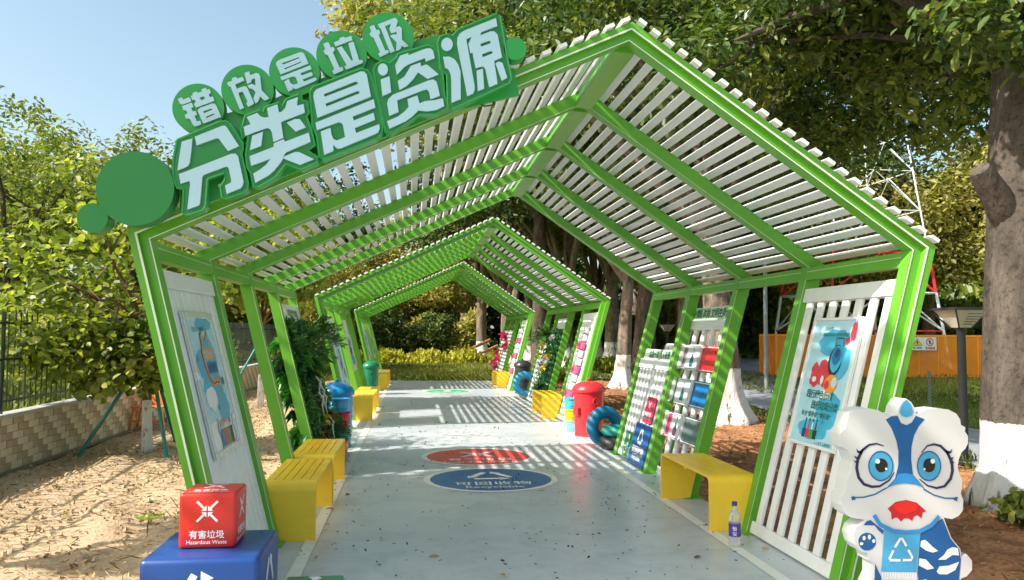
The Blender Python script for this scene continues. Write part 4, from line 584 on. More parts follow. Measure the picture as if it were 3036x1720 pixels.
# ------------------------------------------------------------------ sorting cards and signs on the right wall
def txtboard(ya, yb, z0, h, txt, label, n=-.06):
    fn = WR; root = thing('lettering_board', label, 'sign', fn((ya+yb)/2, z0, n)); mp = lambda u, v, d: fn(yb-u, z0+v, n+d)
    b = MB(); b.prism([(0, 0), (yb-ya, 0), (yb-ya, h*.9), (yb-ya-.05, h), (.3, h*.96), (.04, h)], mp, -.006, .006); b.build('board', paint('pale_green_board', srgb(214, 236, 216), .3, .05), root)
    b = MB(); b.text(txt, lambda u, v, d: mp((yb-ya)/2+u, h*.2+v, d), .0085, h*.78, 0, .03, space=.92); b.build('lettering', paint('lettering_green', srgb(34, 120, 70), .4), root, fix=False); return root
txtboard(7.46, 8.68, 1.685, .135, '分类新时尚 文明在身边', 'pale board of green characters on top of the tall card panel', -.13)
txtboard(8.62, 9.84, 1.205, .13, '垃圾分类 人人有责', 'pale board of green characters on the lower white panel')
CARDW = paint('card_white', (.76, .77, .82), .3, .05, 6)
CC = dict(teal=srgb(56, 178, 178), grey=srgb(120, 112, 122), red=srgb(214, 30, 46), blue=srgb(20, 110, 174), pink=srgb(206, 30, 90), slate=srgb(92, 112, 112), none=(.7, .71, .76, 1))
def card(ya, yb, z, c, parent, k, h=.265):
    """flat card on its rod: white ones carry a little bottle drawing, turned ones show the coloured back"""
    white = c == 'white'; edge = ('grey', 'blue', 'pink', 'teal')[k % 4]; col = paint('card_%s' % c, CC['none'] if white else CC[c], .3, .05, 6); rim = paint('card_%s' % edge, CC[edge], .3, .05, 6)
    n0 = -.088 if white else -.108; tw = .05 if white else -.02; yc = (ya+yb)/2; w = yb-ya; s = w/2
    B = lambda u, v, d: WR(yc-u, z+v, n0+d+tw*u)
    q = [(-s+.03, -h/2), (s-.03, -h/2), (s, -h/2+.03), (s, h/2-.03), (s-.03, h/2), (-s+.03, h/2), (-s, h/2-.03), (-s, -h/2+.03)] if w > .15 else [(-s, -h/2+.01), (s, -h/2), (s, h/2-.01), (-s, h/2)]
    b = MB(); b.prism(q, B, 0, .022); o = b.build('sorting_card', [CARDW if white else col], parent)
    b = MB(); r_ = [(p[0]*.88, p[1]*.88) for p in q]; b.ribbon(r_+[r_[0]], .007 if white else .009, B, .024, 0 if white else 3)
    if white and w > .2:
        b.sheet([(x*1.5, y) for x, y in [(-.036, -.095), (.036, -.095), (.042, -.03), (.016, .01), (.016, .035), (-.016, .035), (-.016, .01), (-.042, -.03)]], B, .0245, 1); b.sheet([(-.045, -.075), (.045, -.075), (.045, -.03), (-.045, -.03)], B, .0255, 2)
        b.ribbon([(0, .045), (.02, .075), (-.01, .10)], .016, B, .0245, 1)
    tag(b.build('print', [rim, PB[3], [PB[9], PB[8], PB[2], PB[5]][k % 4], WP], o, fix=False), kind='stuff')
CC['none'] = (.7, .71, .76)
for r, (z, cs) in enumerate([(1.275, [(8.82, 9.18, 'white'), (8.60, 8.90, 'teal'), (8.46, 8.80, 'white'), (8.30, 8.52, 'grey'), (7.92, 8.36, 'white'), (7.24, 7.98, 'red')]), (.92, [(8.92, 9.24, 'white'), (8.48, 8.88, 'white'), (7.92, 8.44, 'white'), (7.24, 8.0, 'blue')]), (.56, [(8.92, 9.26, 'white'), (8.70, 8.98, 'blue'), (8.46, 8.78, 'white'), (8.26, 8.5, 'pink'), (7.94, 8.34, 'white'), (7.28, 8.0, 'slate')])]):
    for k, (ya, yb, c) in enumerate(cs): card(ya, yb, z, c, cardp, k+r)
def wall_sign(ya, yb, z0, z1, col, mark, zh, en, label, n=.0):
    fn = WR; root = thing('sorting_sign', label, 'sign', fn((ya+yb)/2, z0, n)); mp = lambda u, v, d: fn((ya+yb)/2-u, z0+v, n+d); W = yb-ya; H = z1-z0
    b = MB(); b.mbox(fn, (ya, yb, z0, z1, n-.02, n)); b.build('board', col, root, bevel=.01)
    b = MB(); mark(b, 0, H*.66, min(W, H)*.26, mp, .002, 0); b.text(zh, lambda u, v, d: mp(u, H*.24+v, d), .002, W*.19, 0, .02); b.text(en, lambda u, v, d: mp(u, H*.12+v, d), .002, W*.13, 0, .008); b.build('print', [WP], root, fix=False)
wall_sign(8.80, 9.12, .49, .785, paint('sign_pink_red', srgb(222, 50, 92), .35, .05), crossarrows, '有害垃圾', 'Hazardous Waste', 'pink red sign with crossed arrows, topmost of three on the low panel', -.005)
wall_sign(8.66, 9.25, .02, .475, paint('sign_blue', srgb(22, 88, 158), .35, .05), recycle, '可回收物', 'Recyclable', 'blue sign with recycling triangle at the foot of the low panel', .012)
wall_sign(9.27, 9.62, .04, .335, paint('sign_leaf_green', srgb(40, 140, 80), .35, .05), foodmark, '厨余垃圾', 'Food Waste', 'small green sign with white mark, left of the blue one', -.005)

# ------------------------------------------------------------------ bins
def make_bin(x, y, r, h, col, label, slot=True, sc=1.):
    root = thing('litter_bin', label, 'bin', (x, y, 0)); m = paint('bin_%d' % (len(MATS)), col, .28, .07, 4, spec=.5, dirt=.1)
    b = MB(); b.lathe([(r*.94, 0), (r*.94, .03), (r*.92, .04), (r*.97, h*.3), (r, h*.72), (r, h*.75), (r*.97, h*.755)], (x, y, 0), 36); b.build('body', m, root, smooth=True)
    b = MB(); b.lathe([(r*1.10, h*.752), (r*1.12, h*.77), (r*1.10, h*.80), (r*1.0, h*.85), (r*.8, h*.893), (r*.5, h*.927), (r*.12, h*.943)], (x, y, 0), 36); lid = b.build('lid', m, root, smooth=True)
    b = MB(); b.lathe([(r*.08, h*.938), (r*.11, h*.955), (r*.12, h*.975), (r*.08, h*.99), (r*.02, h*.995)], (x, y, 0), 14); b.build('knob', m, lid, smooth=True)
    if slot:
        b = MB(); a0 = -2.6; ca, sa = math.cos(a0), math.sin(a0); b.obox = None
        P = lambda u, v, d: (x+ca*(r*.97+d)-sa*u, y+sa*(r*.97+d)+ca*u, v)
        b.mbox(P, (-.05, .05, h*.36, h*.50, -.02, .05)); b.build('side_box', m, root, bevel=.008)
        b = MB(); a1 = -1.35; c1, s1 = math.cos(a1), math.sin(a1); Q = lambda u, v, d: (x+c1*(r*.99+d)-s1*u, y+s1*(r*.99+d)+c1*u, v)
        sp = [Q(.05*math.cos(t)*(1-t/14), h*.60+.05*math.sin(t)*(1-t/14), .012) for t in np.linspace(0, 8, 22)]; b.tube(sp, .010, 6); b.tube([Q(.04, h*.58, .01), Q(.03, h*.5, .012), Q(-.01, h*.44, .012), Q(-.02, h*.36, .01)], .008, 6); b.build('spiral_handle', m, root, smooth=True)
    return root
make_bin(2.58, 11.75, .222, .85, srgb(216, 48, 56), 'red litter bin with domed lid, right side before the middle pavilion')
make_bin(-1.0, 10.85, .205, .90, srgb(20, 128, 190), 'bright blue litter bin with conical lid beside the stacked tins')
make_bin(2.72, 20.1, .2, .88, (.035, .032, .036), 'black litter bin with conical lid at the far right')
make_bin(-1.04, 19.9, .19, .86, srgb(20, 116, 84), 'dark green litter bin before the farthest left benches')

# ------------------------------------------------------------------ paint tins, tyres
def tins(x, y, seq, label, group, r=.12, h=.17, s=1):
    z = 0; rr = random.Random(int(x*100)); nms = ['bottom', 'second', 'third', 'top']
    for i, (c, n) in enumerate(seq):
        ox, oy = x+rr.uniform(-.025, .025), y+rr.uniform(-.02, .02); root = thing('paint_tin', label % n, 'tin', (ox, oy, z), group)
        m = paint('tin_%s' % n, c, .28, .07, 7); b = MB(); b.lathe([(r*.9, z), (r*.93, z+.012), (r*.95, z+h*.3), (r*1.0, z+h*.33), (r*.96, z+h*.4), (r*1.0, z+h*.62), (r*.97, z+h*.66), (r, z+h*.86)], (ox, oy, 0), 28); b.build('body', m, root, smooth=True)
        b = MB(); b.lathe([(r*1.06, z+h*.865), (r*1.07, z+h*.97), (r*1.0, z+h), (r*.9, z+h-.012), (.01, z+h-.014)], (ox, oy, 0), 28); b.build('lid', m, root, smooth=True)
        z += h+.001
tins(-.90, 10.22, [(srgb(232, 140, 30), 'orange'), (srgb(16, 132, 92), 'green'), (srgb(206, 34, 44), 'red'), (srgb(70, 164, 214), 'sky blue')], '%s paint tin in the stack leaning by the blue bin', 'paint tins stacked on the left')
tins(2.43, 12.25, [(srgb(110, 190, 220), 'pale blue'), (srgb(246, 196, 20), 'yellow'), (srgb(60, 172, 190), 'teal')], '%s paint tin in the stack behind the red bin', 'paint tins stacked on the right', .115)
def tread(a, b): return 1+.05*(math.sin(a*40) > .2)*(abs(math.sin(b)) > -.1)*(math.cos(b) > -.2)
def tyre(c, R, r, ax, col, label, rot=0, sq=1.):
    root = thing('tyre', label, 'tyre', (c[0], c[1], 0)); cr, sr = math.cos(rot), math.sin(rot)
    fn = lambda x, y, z: (c[0]+x*cr-y*sr, c[1]+x*sr+y*cr, c[2]+z)
    b = MB(); b.torus(c, R, r, ax, 96, 12, wob=tread, fn=fn); b.build('tread', paint('tyre_%d' % len(MATS), col, .45, .12, 8, dirt=.2), root, smooth=True)
    b = MB(); b.torus(c, R-r*.55, r*.72, ax, 40, 8, fn=lambda x, y, z: fn(x, y, z)); b.build('bead', paint('tyre_inner_%d' % len(MATS), tuple(k*.5 for k in col[:3]), .5), root, smooth=True); return root
tyre((2.66, 10.35, .08), .17, .08, 'z', (.03, .03, .032), 'black tyre lying flat at the foot of the tyre stack')
tyre((2.68, 10.38, .225), .15, .07, 'z', srgb(24, 140, 130), 'teal tyre lying on the black one')
tyre((2.54, 10.58, .27), .19, .075, 'y', srgb(18, 118, 160), 'bright blue tyre standing upright against the pavilion post', rot=.25)
tyre((2.62, 18.35, .12), .14, .09, 'z', srgb(236, 160, 24), 'yellow tyre beside the black bin, far right')
tyre((2.50, 18.1, .36), .21, .075, 'y', srgb(40, 150, 196), 'blue tyre standing in front of the yellow one', rot=.2)
b = MB(); b.lathe([(.07, 0), (.085, .1), (.075, .35), (.08, .55), (.06, .62), (.02, .64)], (2.86, 18.6, .05), 18); tag(b.build('plastic_drum', paint('drum_red', srgb(190, 30, 50), .3, .06, 5), smooth=True), 'slim red drum standing behind the yellow tyre', 'drum')

# ------------------------------------------------------------------ water bottle
t = thing('water_bottle', 'clear water bottle with purple label on the floor by the bench', 'bottle', (2.275, 5.55, 0))
gm = bpy.data.materials.new('clear_plastic'); gm.use_nodes = True; gb = gm.node_tree.nodes['Principled BSDF']; gb.inputs['Base Color'].default_value = (.86, .9, .93, 1); gb.inputs['Transmission Weight'].default_value = .75; gb.inputs['Roughness'].default_value = .08; gb.inputs['IOR'].default_value = 1.33
b = MB(); b.lathe([(.036, 0), (.041, .006), (.041, .05), (.039, .056), (.041, .062), (.0415, .20), (.036, .225), (.024, .25), (.017, .268), (.016, .285)], (2.275, 5.55, .001), 24); b.build('bottle_body', gm, t, smooth=True)
b = MB(); b.lathe([(.0425, .075), (.0428, .076), (.0428, .165), (.0425, .166)], (2.275, 5.55, 0), 24); lb = b.build('wrap_label', paint('label_purple', srgb(84, 60, 150), .35), t, smooth=True)
b = MB(); cyl = lambda u, v, d: (2.275+(.0428+d)*math.sin(u/.0428-.39), 5.55-(.0428+d)*math.cos(u/.0428-.39), v); b.text('怡', lambda u, v, d: cyl(u, .12+v, d), .001, .032, 0, .02); b.text('宝', lambda u, v, d: cyl(u, .083+v, d), .001, .032, 0, .02); b.build('lettering', WP, lb, fix=False)
b = MB(); b.lathe([(.021, .287), (.021, .291), (.019, .293), (.019, .312), (.017, .314)], (2.275, 5.55, 0), 20); b.build('cap', paint('cap_blue', srgb(50, 60, 130), .35), t, smooth=True)

# ------------------------------------------------------------------ lion-dance figure board
LY = 4.0; fl = lambda u, v, d: (u, LY-d, v)
t = thing('lion_figure_board', 'white and blue cartoon lion-dance figure board at the lower right', 'figure board', (2.57, LY, 0))
b = MB(); b.prism(LION['outline'], fl, 0, -.115); b.build('board', paint('lion_white', (.60, .595, .60), .4, .03, 3), t)
LM = dict(b=paint('lion_blue', srgb(10, 86, 148), .35, .06, 5), l=paint('lion_light_blue', srgb(66, 158, 204), .35, .10, 6), d=paint('lion_outline', srgb(34, 40, 78), .4), r=paint('lion_red', srgb(214, 36, 34), .35), r2=paint('lion_dark_red', srgb(186, 30, 42), .35), w=paint('lion_print_white', (.8, .8, .8), .4), k=paint('lion_black', (.012, .012, .016), .3), n=paint('lion_mid_blue', srgb(40, 134, 196), .35))
def lp(name, items, parent=t):
    mats = []; mb = MB()
    for mk, poly, d in items:
        if LM[mk] not in mats: mats.append(LM[mk])
        mb.sheet(poly, fl, d, mats.index(LM[mk]))
    return mb.build(name, mats, parent, fix=False)
lp('forehead_marking', [('b', LION['forehead'], .0015), ('n', LION['nose'], .003)])
lp('forehead_jewel', [('l', LION['drop'], .003)])
for k in (0, 1):
    e = lp('eye', [('l', LION['iris'][k], .002)]); mb = MB()
    ic = np.mean(LION['iris'][k], 0); mb.sheet([[(ic[0]+(p[0]-ic[0])*1.03, ic[1]+(p[1]-ic[1])*1.03) for p in LION['iris'][k]], [(ic[0]+(p[0]-ic[0])*.94, ic[1]+(p[1]-ic[1])*.94) for p in LION['iris'][k]]], fl, .003, 0); mb.build('iris_rim', LM['b'], e, fix=False)
    lp('pupil', [('k', LION['pupil'][k], .004)]+[('w', g, .0055) for g in LION['glint'][2*k:2*k+2]], e)
    mb = MB(); mb.ribbon(LION['ring'][k], lambda q: .005+.012*math.sin(q*math.pi), fl, .002); mb.build('eyelid_line', LM['d'], t, fix=False)
    lp('eyelash', [('d', q, .002+.0004*i) for i, q in enumerate(LION['lash'][3*k:3*k+3])])
    mb = MB(); mb.ribbon(LION['cheek'][k], .007, fl, .002); mb.sheet(LION['cheekend'][k], fl, .003); mb.build('cheek_line', LM['b'], t, fix=False)
lp('mouth', [('r2', LION['mouth'], .0015), ('r', LION['tongue'], .003)])
lp('body_marking', [('b', LION['body'], .0015), ('b', LION['sleeve'], .0015), ('b', LION['leg'], .0015)]+[('w', q, .003) for q in LION['flame']])
sc_ = lp('scarf', [('l', LION['scarf'], .003)]+[('w', q, .0045) for q in LION['fringe']])
mb = MB(); mb.ribbon(LION['collar'], .022, fl, .0045); mb.build('collar', LM['n'], sc_, fix=False)
mb = MB()
for q in LION['tri']: mb.ribbon(q, .013, fl, .005)
mb.build('recycling_mark', LM['w'], sc_, fix=False)
lp('paw_print', [('b', LION['paw'], .0015)]+[('w', q, .003) for q in LION['toe']])
# ------------------------------------------------------------------ brick wall and picket fence on the left
FX = -4.30
wall = thing('boundary_wall', 'low wall of beige and grey-brown blocks under the picket fence', 'wall', (FX, 12, 0))
b = MB(); b.box(FX-.12, FX-.012, 3, 27, -.05, .565); b.build('mortar', paint('mortar_grey', srgb(150, 140, 126), .9, .1, 8, bump=.3), wall)
BL = paint('block_beige', srgb(204, 190, 166), .85, .14, 5, bump=.35, bscale=60, dirt=.25); BD = paint('block_grey_brown', srgb(168, 152, 128), .85, .16, 5, bump=.35, bscale=60, dirt=.25)
bl = [MB().box(-.012, .012, -.118, .118, -.0385, .0385).mesh('brick', m) for m in (BL, BD)]
rest = [MB(), MB()]; cnt = 0
for j in range(7):
    for i in range(96):
        y = 3.1+i*.244+(.122 if j % 2 else 0); z = .045+j*.081
        if y > 26.8: continue
        k = 1 if (i+(j+1)//2) % 2 else 0
        dx = random.uniform(-.003, .003)
        if 8.2 < y < 18.4 and cnt < 300: place('brick', bl[k], wall, (FX+dx, y, z), (random.uniform(-.01, .01), 0, random.uniform(-.01, .01))); cnt += 1
        else: rest[k].box(FX-.012+dx, FX+.012+dx, y-.118, y+.118, z-.0385, z+.0385)
for k in (0, 1): tag(rest[k].build('brickwork', (BL, BD)[k], wall, fix=False), kind='stuff')
b = MB(); b.box(FX-.15, FX+.03, 3, 27, .613-.045, .613); b.build('coping', paint('coping_grey', srgb(168, 168, 164), .8, .1, 4, bump=.3), wall, bevel=.006)
IRON = paint('fence_dark_green', (.022, .035, .03), .45, .2, 6)
fence = thing('picket_fence', 'dark metal picket fence standing on the block wall', 'fence', (FX-.06, 12, .613))
pk = MB(); pk.tube([(0, 0, .03), (0, 0, 1.09), (0, 0, 1.12)], [.009, .009, .002], 6); pkm = pk.mesh('picket', IRON)
for i in range(175):
    y = 3.1+i*.135; place('picket', pkm, fence, (FX-.06, y, .613), (random.uniform(-.006, .006), random.uniform(-.006, .006), 0))
for z in (.745, 1.19, 1.58): b = MB(); b.box(FX-.07, FX-.05, 3, 27, z-.012, z+.012); b.build('rail', IRON, fence)
for y in (3.05, 6.1, 9.2, 12.2, 15.3, 18.4, 21.4, 24.5, 26.9): b = MB(); b.box(FX-.075, FX-.045, y-.015, y+.015, .615, 1.70); b.build('post', IRON, fence)

# ------------------------------------------------------------------ trees
LF = dict(fic=leafmat('leaf_ficus', (.022, .048, .012), (.095, .15, .032), (.32, .32, .075), .32, .33),
          sap=leafmat('leaf_sapling', (.07, .12, .02), (.24, .29, .05), (.46, .44, .10), .5, .4),
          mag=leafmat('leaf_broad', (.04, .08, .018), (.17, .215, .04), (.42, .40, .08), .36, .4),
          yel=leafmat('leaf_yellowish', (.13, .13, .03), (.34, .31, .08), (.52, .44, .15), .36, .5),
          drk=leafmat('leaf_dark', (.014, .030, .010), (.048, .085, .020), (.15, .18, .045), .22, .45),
          gra=leafmat('grass_blade', (.04, .06, .012), (.14, .17, .03), (.34, .31, .08), .35, .6),
          hed=leafmat('leaf_hedge', (.20, .20, .02), (.42, .40, .045), (.58, .52, .09), .35, .5),
          pla=leafmat('leaf_artificial', (.02, .09, .026), (.07, .22, .06), (.26, .40, .10), .2, .35))
BARK = barkmat('bark_limewashed', (.10, .075, .055), (.34, .27, .21), .92)
BARKB = barkmat('bark_limewashed_big', (.05, .04, .033), (.145, .117, .096), .74, (.56, .56, .57), nscale=6)
BARKP = barkmat('bark_plain', (.05, .04, .03), (.16, .12, .09))
BARKS = barkmat('bark_sapling', (.12, .07, .045), (.26, .16, .10), .64, nscale=14)
def crown_points(r, c, rad, nc, cr, nl, flat=.35):
    c = np.array(c); rad = np.array(rad)
    d = rv(r, nc); d[:, 2] = np.where(d[:, 2] < -flat, -flat*r.random(nc), d[:, 2]); q = (.42+.62*r.random(nc)**.6)[:, None]
    C = c+d*rad*q
    P = []; N = []; T = []
    for i in range(nc):
        n = int(nl*(.6+.8*r.random())); v = rv(r, n); s = cr*(.7+.6*r.random()); rr = (.25+.85*r.random(n)**.5)[:, None]
        p = C[i]+v*rr*s*np.array([1.1, 1.1, .75]); P.append(p)
        nn = v*.6+np.array([0, 0, .7])+rv(r, n)*.75; N.append(nn); T.append(np.clip(.46+.20*r.normal()+.15*r.normal(size=n), 0, 1))
    return C, np.concatenate(P), np.concatenate(N), np.concatenate(T)
def make_tree(name, label, loc, tr, fork, cc, rad, nc, cr, nl, ls, leaf, bark, seed, group=None, nlimb=12, lean=(0, 0), flare=.9, lobes=5, aspect=.5, singles=0, segs=14, extra=None, cat='tree'):
    r = np.random.default_rng(seed); root = thing(name, label, cat, loc, group); L = np.array(loc)
    C, P, N, T = crown_points(r, cc, rad, nc, cr, nl)
    if extra: 
        for e in extra:
            C2, P2, N2, T2 = crown_points(r, *e); P = np.concatenate([P, P2]); N = np.concatenate([N, N2]); T = np.concatenate([T, T2]); C = np.concatenate([C, C2])
    b = MB(); zs = np.concatenate([np.linspace(-.06, .9, 9), np.linspace(1.15, fork, 6)]) if fork > 1.3 else np.linspace(-.03, fork, 8)
    wob = r.normal(size=(len(zs), 2))*tr*.07; wob[1:-1] = (wob[:-2]+wob[1:-1]+wob[2:])/3; wob *= np.clip(zs/.9, .12, 1)[:, None]
    pts = [(L[0]+lean[0]*max(z, 0)/fork+wob[i, 0], L[1]+lean[1]*max(z, 0)/fork+wob[i, 1], L[2]+z) for i, z in enumerate(zs)]
    rad_ = [tr*(1+flare*math.exp(-max(z, 0)/.26))*(1-.2*max(z, 0)/fork) for z in zs]; ph = r.random()*6
    b.tube(pts, rad_, segs, lobes=lambda i, th: 1+(.05+.30*math.exp(-max(zs[i], 0)/.35)*min(flare, 1))*math.sin(lobes*th+ph)+.05*math.sin(2*th+zs[i]*2))
    tk_ = b.build('trunk', bark, root, fix=False).data; tk_.polygons.foreach_set('use_smooth', [True]*len(tk_.polygons))
    top = np.array(pts[-1]); idx = r.choice(len(C), min(nlimb, len(C)), replace=False); b = MB()
    for k in idx:
        e = C[k]; mid = top*.5+e*.5+np.array([0, 0, .12*np.linalg.norm(e-top)])+r.normal(size=3)*.12; q = .25 if k % 2 else .5
        st = top-np.array([0, 0, tr*.6]); b.tube([st, st*.6+mid*.4, mid, mid*.45+e*.55, e], [tr*.55, tr*.42, tr*.28, tr*.16, tr*.05], 7)
        for _ in range(2):
            j = r.integers(len(C)); e2 = C[j]
            if np.linalg.norm(e2-mid) < max(rad)*.9: b.tube([mid, mid*.5+e2*.5+r.normal(size=3)*.1, e2], [tr*.2, tr*.12, tr*.04], 5)
    b.build('limbs', bark, root, smooth=True, fix=False)
    if singles:
        dist = np.linalg.norm(P-np.array([0, 0, 1.5]), axis=1)+.6*r.random(len(P)); o = np.argsort(dist)[:singles]; keep = np.ones(len(P), bool); keep[o] = False
        lm = []
        for q in range(5):
            tmp = leaf_mesh('leaf', np.zeros((1, 3)), np.array([[0, 0, 1.]]), ls, leaf, None, np.random.default_rng(q), aspect, np.array([.2+.17*q])); lm.append(tmp.data); bpy.data.objects.remove(tmp)
        for i in o: place('leaf', lm[int(r.integers(5))], root, P[i], (r.normal()*.6, r.normal()*.6, r.random()*6.28), .8+.4*r.random())
        P, N, T = P[keep], N[keep], T[keep]
    cw = leaf_mesh('crown', P, N, ls, leaf, root, r, aspect, T); tag(cw, kind='stuff'); return root
G1 = 'limewashed trees in a row on the right'
make_tree('ficus_tree', 'huge trunk with white painted foot at the right edge, beside the lion figure', (5.40, 6.6, 0), .34, 4.3, (6.6, 8.2, 5.6), (3.7, 4.0, 2.4), 170, .6, 210, .115, LF['fic'], BARKB, 11, G1, 22, (.12, 0), .36, 7, .5, segs=28, extra=[((5.4, 9.6, 4.6), (2.6, 2.6, 1.2), 50, .5, 200), ((4.3, 6.9, 5.2), (1.0, 2.2, 1.2), 26, .5, 200), ((5.1, 5.7, 4.0), (1.1, .6, .45), 16, .34, 130)])
b = MB(); b.tube([(5.56, 6.68, 2.30), (5.30, 6.58, 2.56), (5.08, 6.5, 2.78), (4.93, 6.44, 2.93), (4.90, 6.43, 2.96)], [.20, .16, .12, .10, .085], 16); T1_ = [o_ for o_ in bpy.data.objects if o_.get('label', '').startswith('huge trunk')][0]; b.build('branch_stub', BARKB, T1_, smooth=True)
make_tree('ficus_tree', 'dark trunk with spreading white foot, standing behind the card panel', (5.35, 13.3, 0), .27, 3.4, (4.7, 13.6, 6.6), (4.8, 4.2, 3.0), 170, .75, 210, .14, LF['fic'], BARK, 12, G1, 16, (-.3, 0), .75, 6, segs=20, extra=[((5.6, 15.5, 4.6), (3, 2.5, 1.2), 40, .7, 200)])
make_tree('ficus_tree', 'pale bent trunk with knots and white foot, behind the red bin', (5.72, 21.9, 0), .2, 3.0, (4.0, 21.5, 8.0), (5.2, 4.2, 3.6), 150, .9, 190, .19, LF['fic'], BARK, 13, G1, 12, (.25, .1), .9, 5, segs=20)
make_tree('ficus_tree', 'thick dark trunk just behind the pale bent trunk', (7.1, 24.6, 0), .36, 3.4, (7.2, 26, 7.6), (4.8, 4.6, 4.6), 150, 1.0, 180, .2, LF['drk'], BARKP, 14, G1, 12, (.2, 0), .8, 6)
b = None
# farther trees: three kinds, copied
GB = 'dark trees in the wood behind the pavilions'
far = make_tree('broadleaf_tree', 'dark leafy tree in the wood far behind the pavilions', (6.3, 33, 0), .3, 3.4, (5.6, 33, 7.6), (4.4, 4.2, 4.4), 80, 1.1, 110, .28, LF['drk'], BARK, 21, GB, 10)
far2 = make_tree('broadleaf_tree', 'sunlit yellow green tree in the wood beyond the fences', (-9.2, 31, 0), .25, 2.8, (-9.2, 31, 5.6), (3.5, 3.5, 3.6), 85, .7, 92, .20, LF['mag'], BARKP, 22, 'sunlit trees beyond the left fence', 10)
WD = [(4.6, 40, 1, 1.05, 'white footed tree right of the fallen branches, far end of the path'), (3.9, 47, 2, 1.1, 'white footed tree farther back, left of its neighbour at the path end'), (6.6, 46, 3, 1.15, 'dark tree behind the right posts of the farthest pavilion'), (9.5, 38, 4, 1.2, 'dark tree showing between the two farther pavilions on the right'), (11, 48, 5, 1.2, 'dark tree deep in the wood right of the pale bent trunk'), (15, 44, .5, 1.2, 'dark tree behind the thin grey post'), (10.4, 30, 1.7, 1.1, 'dark tree behind the small distant lamp'), (13.5, 36.5, 2.5, 1.1, 'dark tree just left of the orange barrier'), (4.5, 74, 3.3, 1.3, 'big dark tree closing the view beyond the path'), (7.5, 60, 4, 1.4, 'big dark tree at the back right of the path end'), (16, 57, 5, 1.4, 'big dark tree at the back, left of the lattice tower'), (26, 52, 2.2, 1.4, 'big dark tree behind the lattice tower'), (22, 44, 2.9, 1.1, 'dark tree close behind the tower'), (30, 44, .3, 1.3, 'dark tree right of the tower by the huge trunk'), (-7, 62, 1.1, 1.2, 'dark tree at the back, left of the path end')]
for x, y, rz, q, lb in WD: copy_thing(far, (x, y, 0), rz, q, lb)
WL_ = [(-14.5, 33, 1, 1.1, 'sunlit tree beyond the fence, right of the tallest left one'), (-19, 38, 2.2, 1.35, 'tallest sunlit tree at the left edge, beyond the fence'), (-12, 43, 3.2, 1.2, 'sunlit tree behind the big green disc of the sign'), (-7.4, 40, 4, 1.1, 'sunlit tree seen between the left posts of the nearest pavilion'), (-26, 42, 5, 1.4, 'sunlit tree cut by the left edge of the picture'), (-6.3, 27.5, 5.2, .8, 'smaller tree left of the middle pavilion roof'), (-17, 52, .6, 1.4, 'distant tree above the fence, far left'), (-24, 56, 2.6, 1.5, 'most distant tree at the far left'), (-17, 62, 3.1, 1.4, 'distant tree left of the two round bushes'), (-11.8, 25, 2.2, .85, 'nearest tree standing behind the picket fence')]
for x, y, rz, q, lb in WL_: copy_thing(far2, (x, y, 0), rz, q, lb)
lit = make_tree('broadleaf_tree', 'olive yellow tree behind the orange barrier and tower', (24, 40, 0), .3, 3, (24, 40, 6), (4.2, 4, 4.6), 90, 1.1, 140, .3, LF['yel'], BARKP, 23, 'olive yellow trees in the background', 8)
WO = [(30, 37, 1, 1.1, 'olive yellow tree between the lattice tower and the huge trunk'), (35, 42, 2, 1.3, 'olive yellow tree mostly hidden by the huge trunk'), (18.5, 49, 3, 1.1, 'olive yellow tree left of the tower above the barrier'), (-2.8, 58, 2, .8, 'olive yellow tree behind the left round bush'), (1.6, 57, 4.4, .75, 'olive yellow tree behind the right round bush'), (-.6, 66, 5, 1.1, 'tall olive yellow tree behind both round bushes'), (40, 48, 3, 1.4, 'olive yellow tree beyond the right edge'), (-5.5, 53, .7, .7, 'small olive yellow tree beyond the pale bush')]
for x, y, rz, q, lb in WO: copy_thing(lit, (x, y, 0), rz, q, lb)
hi = make_tree('broadleaf_tree', 'tall sunlit yellowish tree rising behind the sign, top centre', (4.7, 30, 0), .3, 6, (1.6, 30, 11.2), (4.6, 4, 4.4), 130, 1.0, 170, .24, LF['yel'], BARKP, 24, None, 10)
# saplings held by poles on the left
GS = 'young staked trees along the left of the path'
make_tree('sapling', 'young tree with big yellow green leaves, nearest in front of the block wall', (-3.3, 10.62, 0), .055, 1.6, (-3.85, 10.4, 1.75), (1.3, 1.15, 1.75), 84, .42, 36, .105, LF['sap'], BARKS, 31, GS, 16, (-.05, 0), .3, 4, .85, 300, extra=[((-3.4, 10.35, 1.0), (.5, .5, .55), 24, .24, 60), ((-4.3, 10.2, 1.2), (.5, .5, .4), 14, .24, 60)])
make_tree('sapling', 'second young tree by the wall, seen between the left posts', (-3.1, 17.0, 0), .06, 1.7, (-3.2, 16.9, 2.6), (1.1, 1.3, 1.4), 60, .36, 75, .13, LF['sap'], BARKS, 32, GS, 12, (0, 0), .3, 4, .85)
make_tree('sapling', 'third young tree by the wall, left of the middle pavilion', (-3.2, 23.5, 0), .06, 1.7, (-3.3, 23.2, 2.8), (1.2, 1.4, 1.5), 40, .4, 55, .15, LF['sap'], BARKS, 33, GS, 10, (0, 0), .3, 4, .85)
make_tree('shade_tree', 'broad shade tree at the left of the front pavilion, out of the picture', (-5.9, 4.6, 0), .1, 3.2, (-5.7, 4.8, 5.6), (1.5, 2.0, 2.1), 110, .5, 130, .16, LF['sap'], BARKP, 34, None, 12, aspect=.85, extra=[((-5.7, 3.3, 7.6), (1.3, 1.6, 1.5), 70, .5, 120)])
PG = paint('pole_green', srgb(20, 124, 114), .35, .1, 6)
OR = paint('strap_orange', srgb(236, 140, 40), .5)
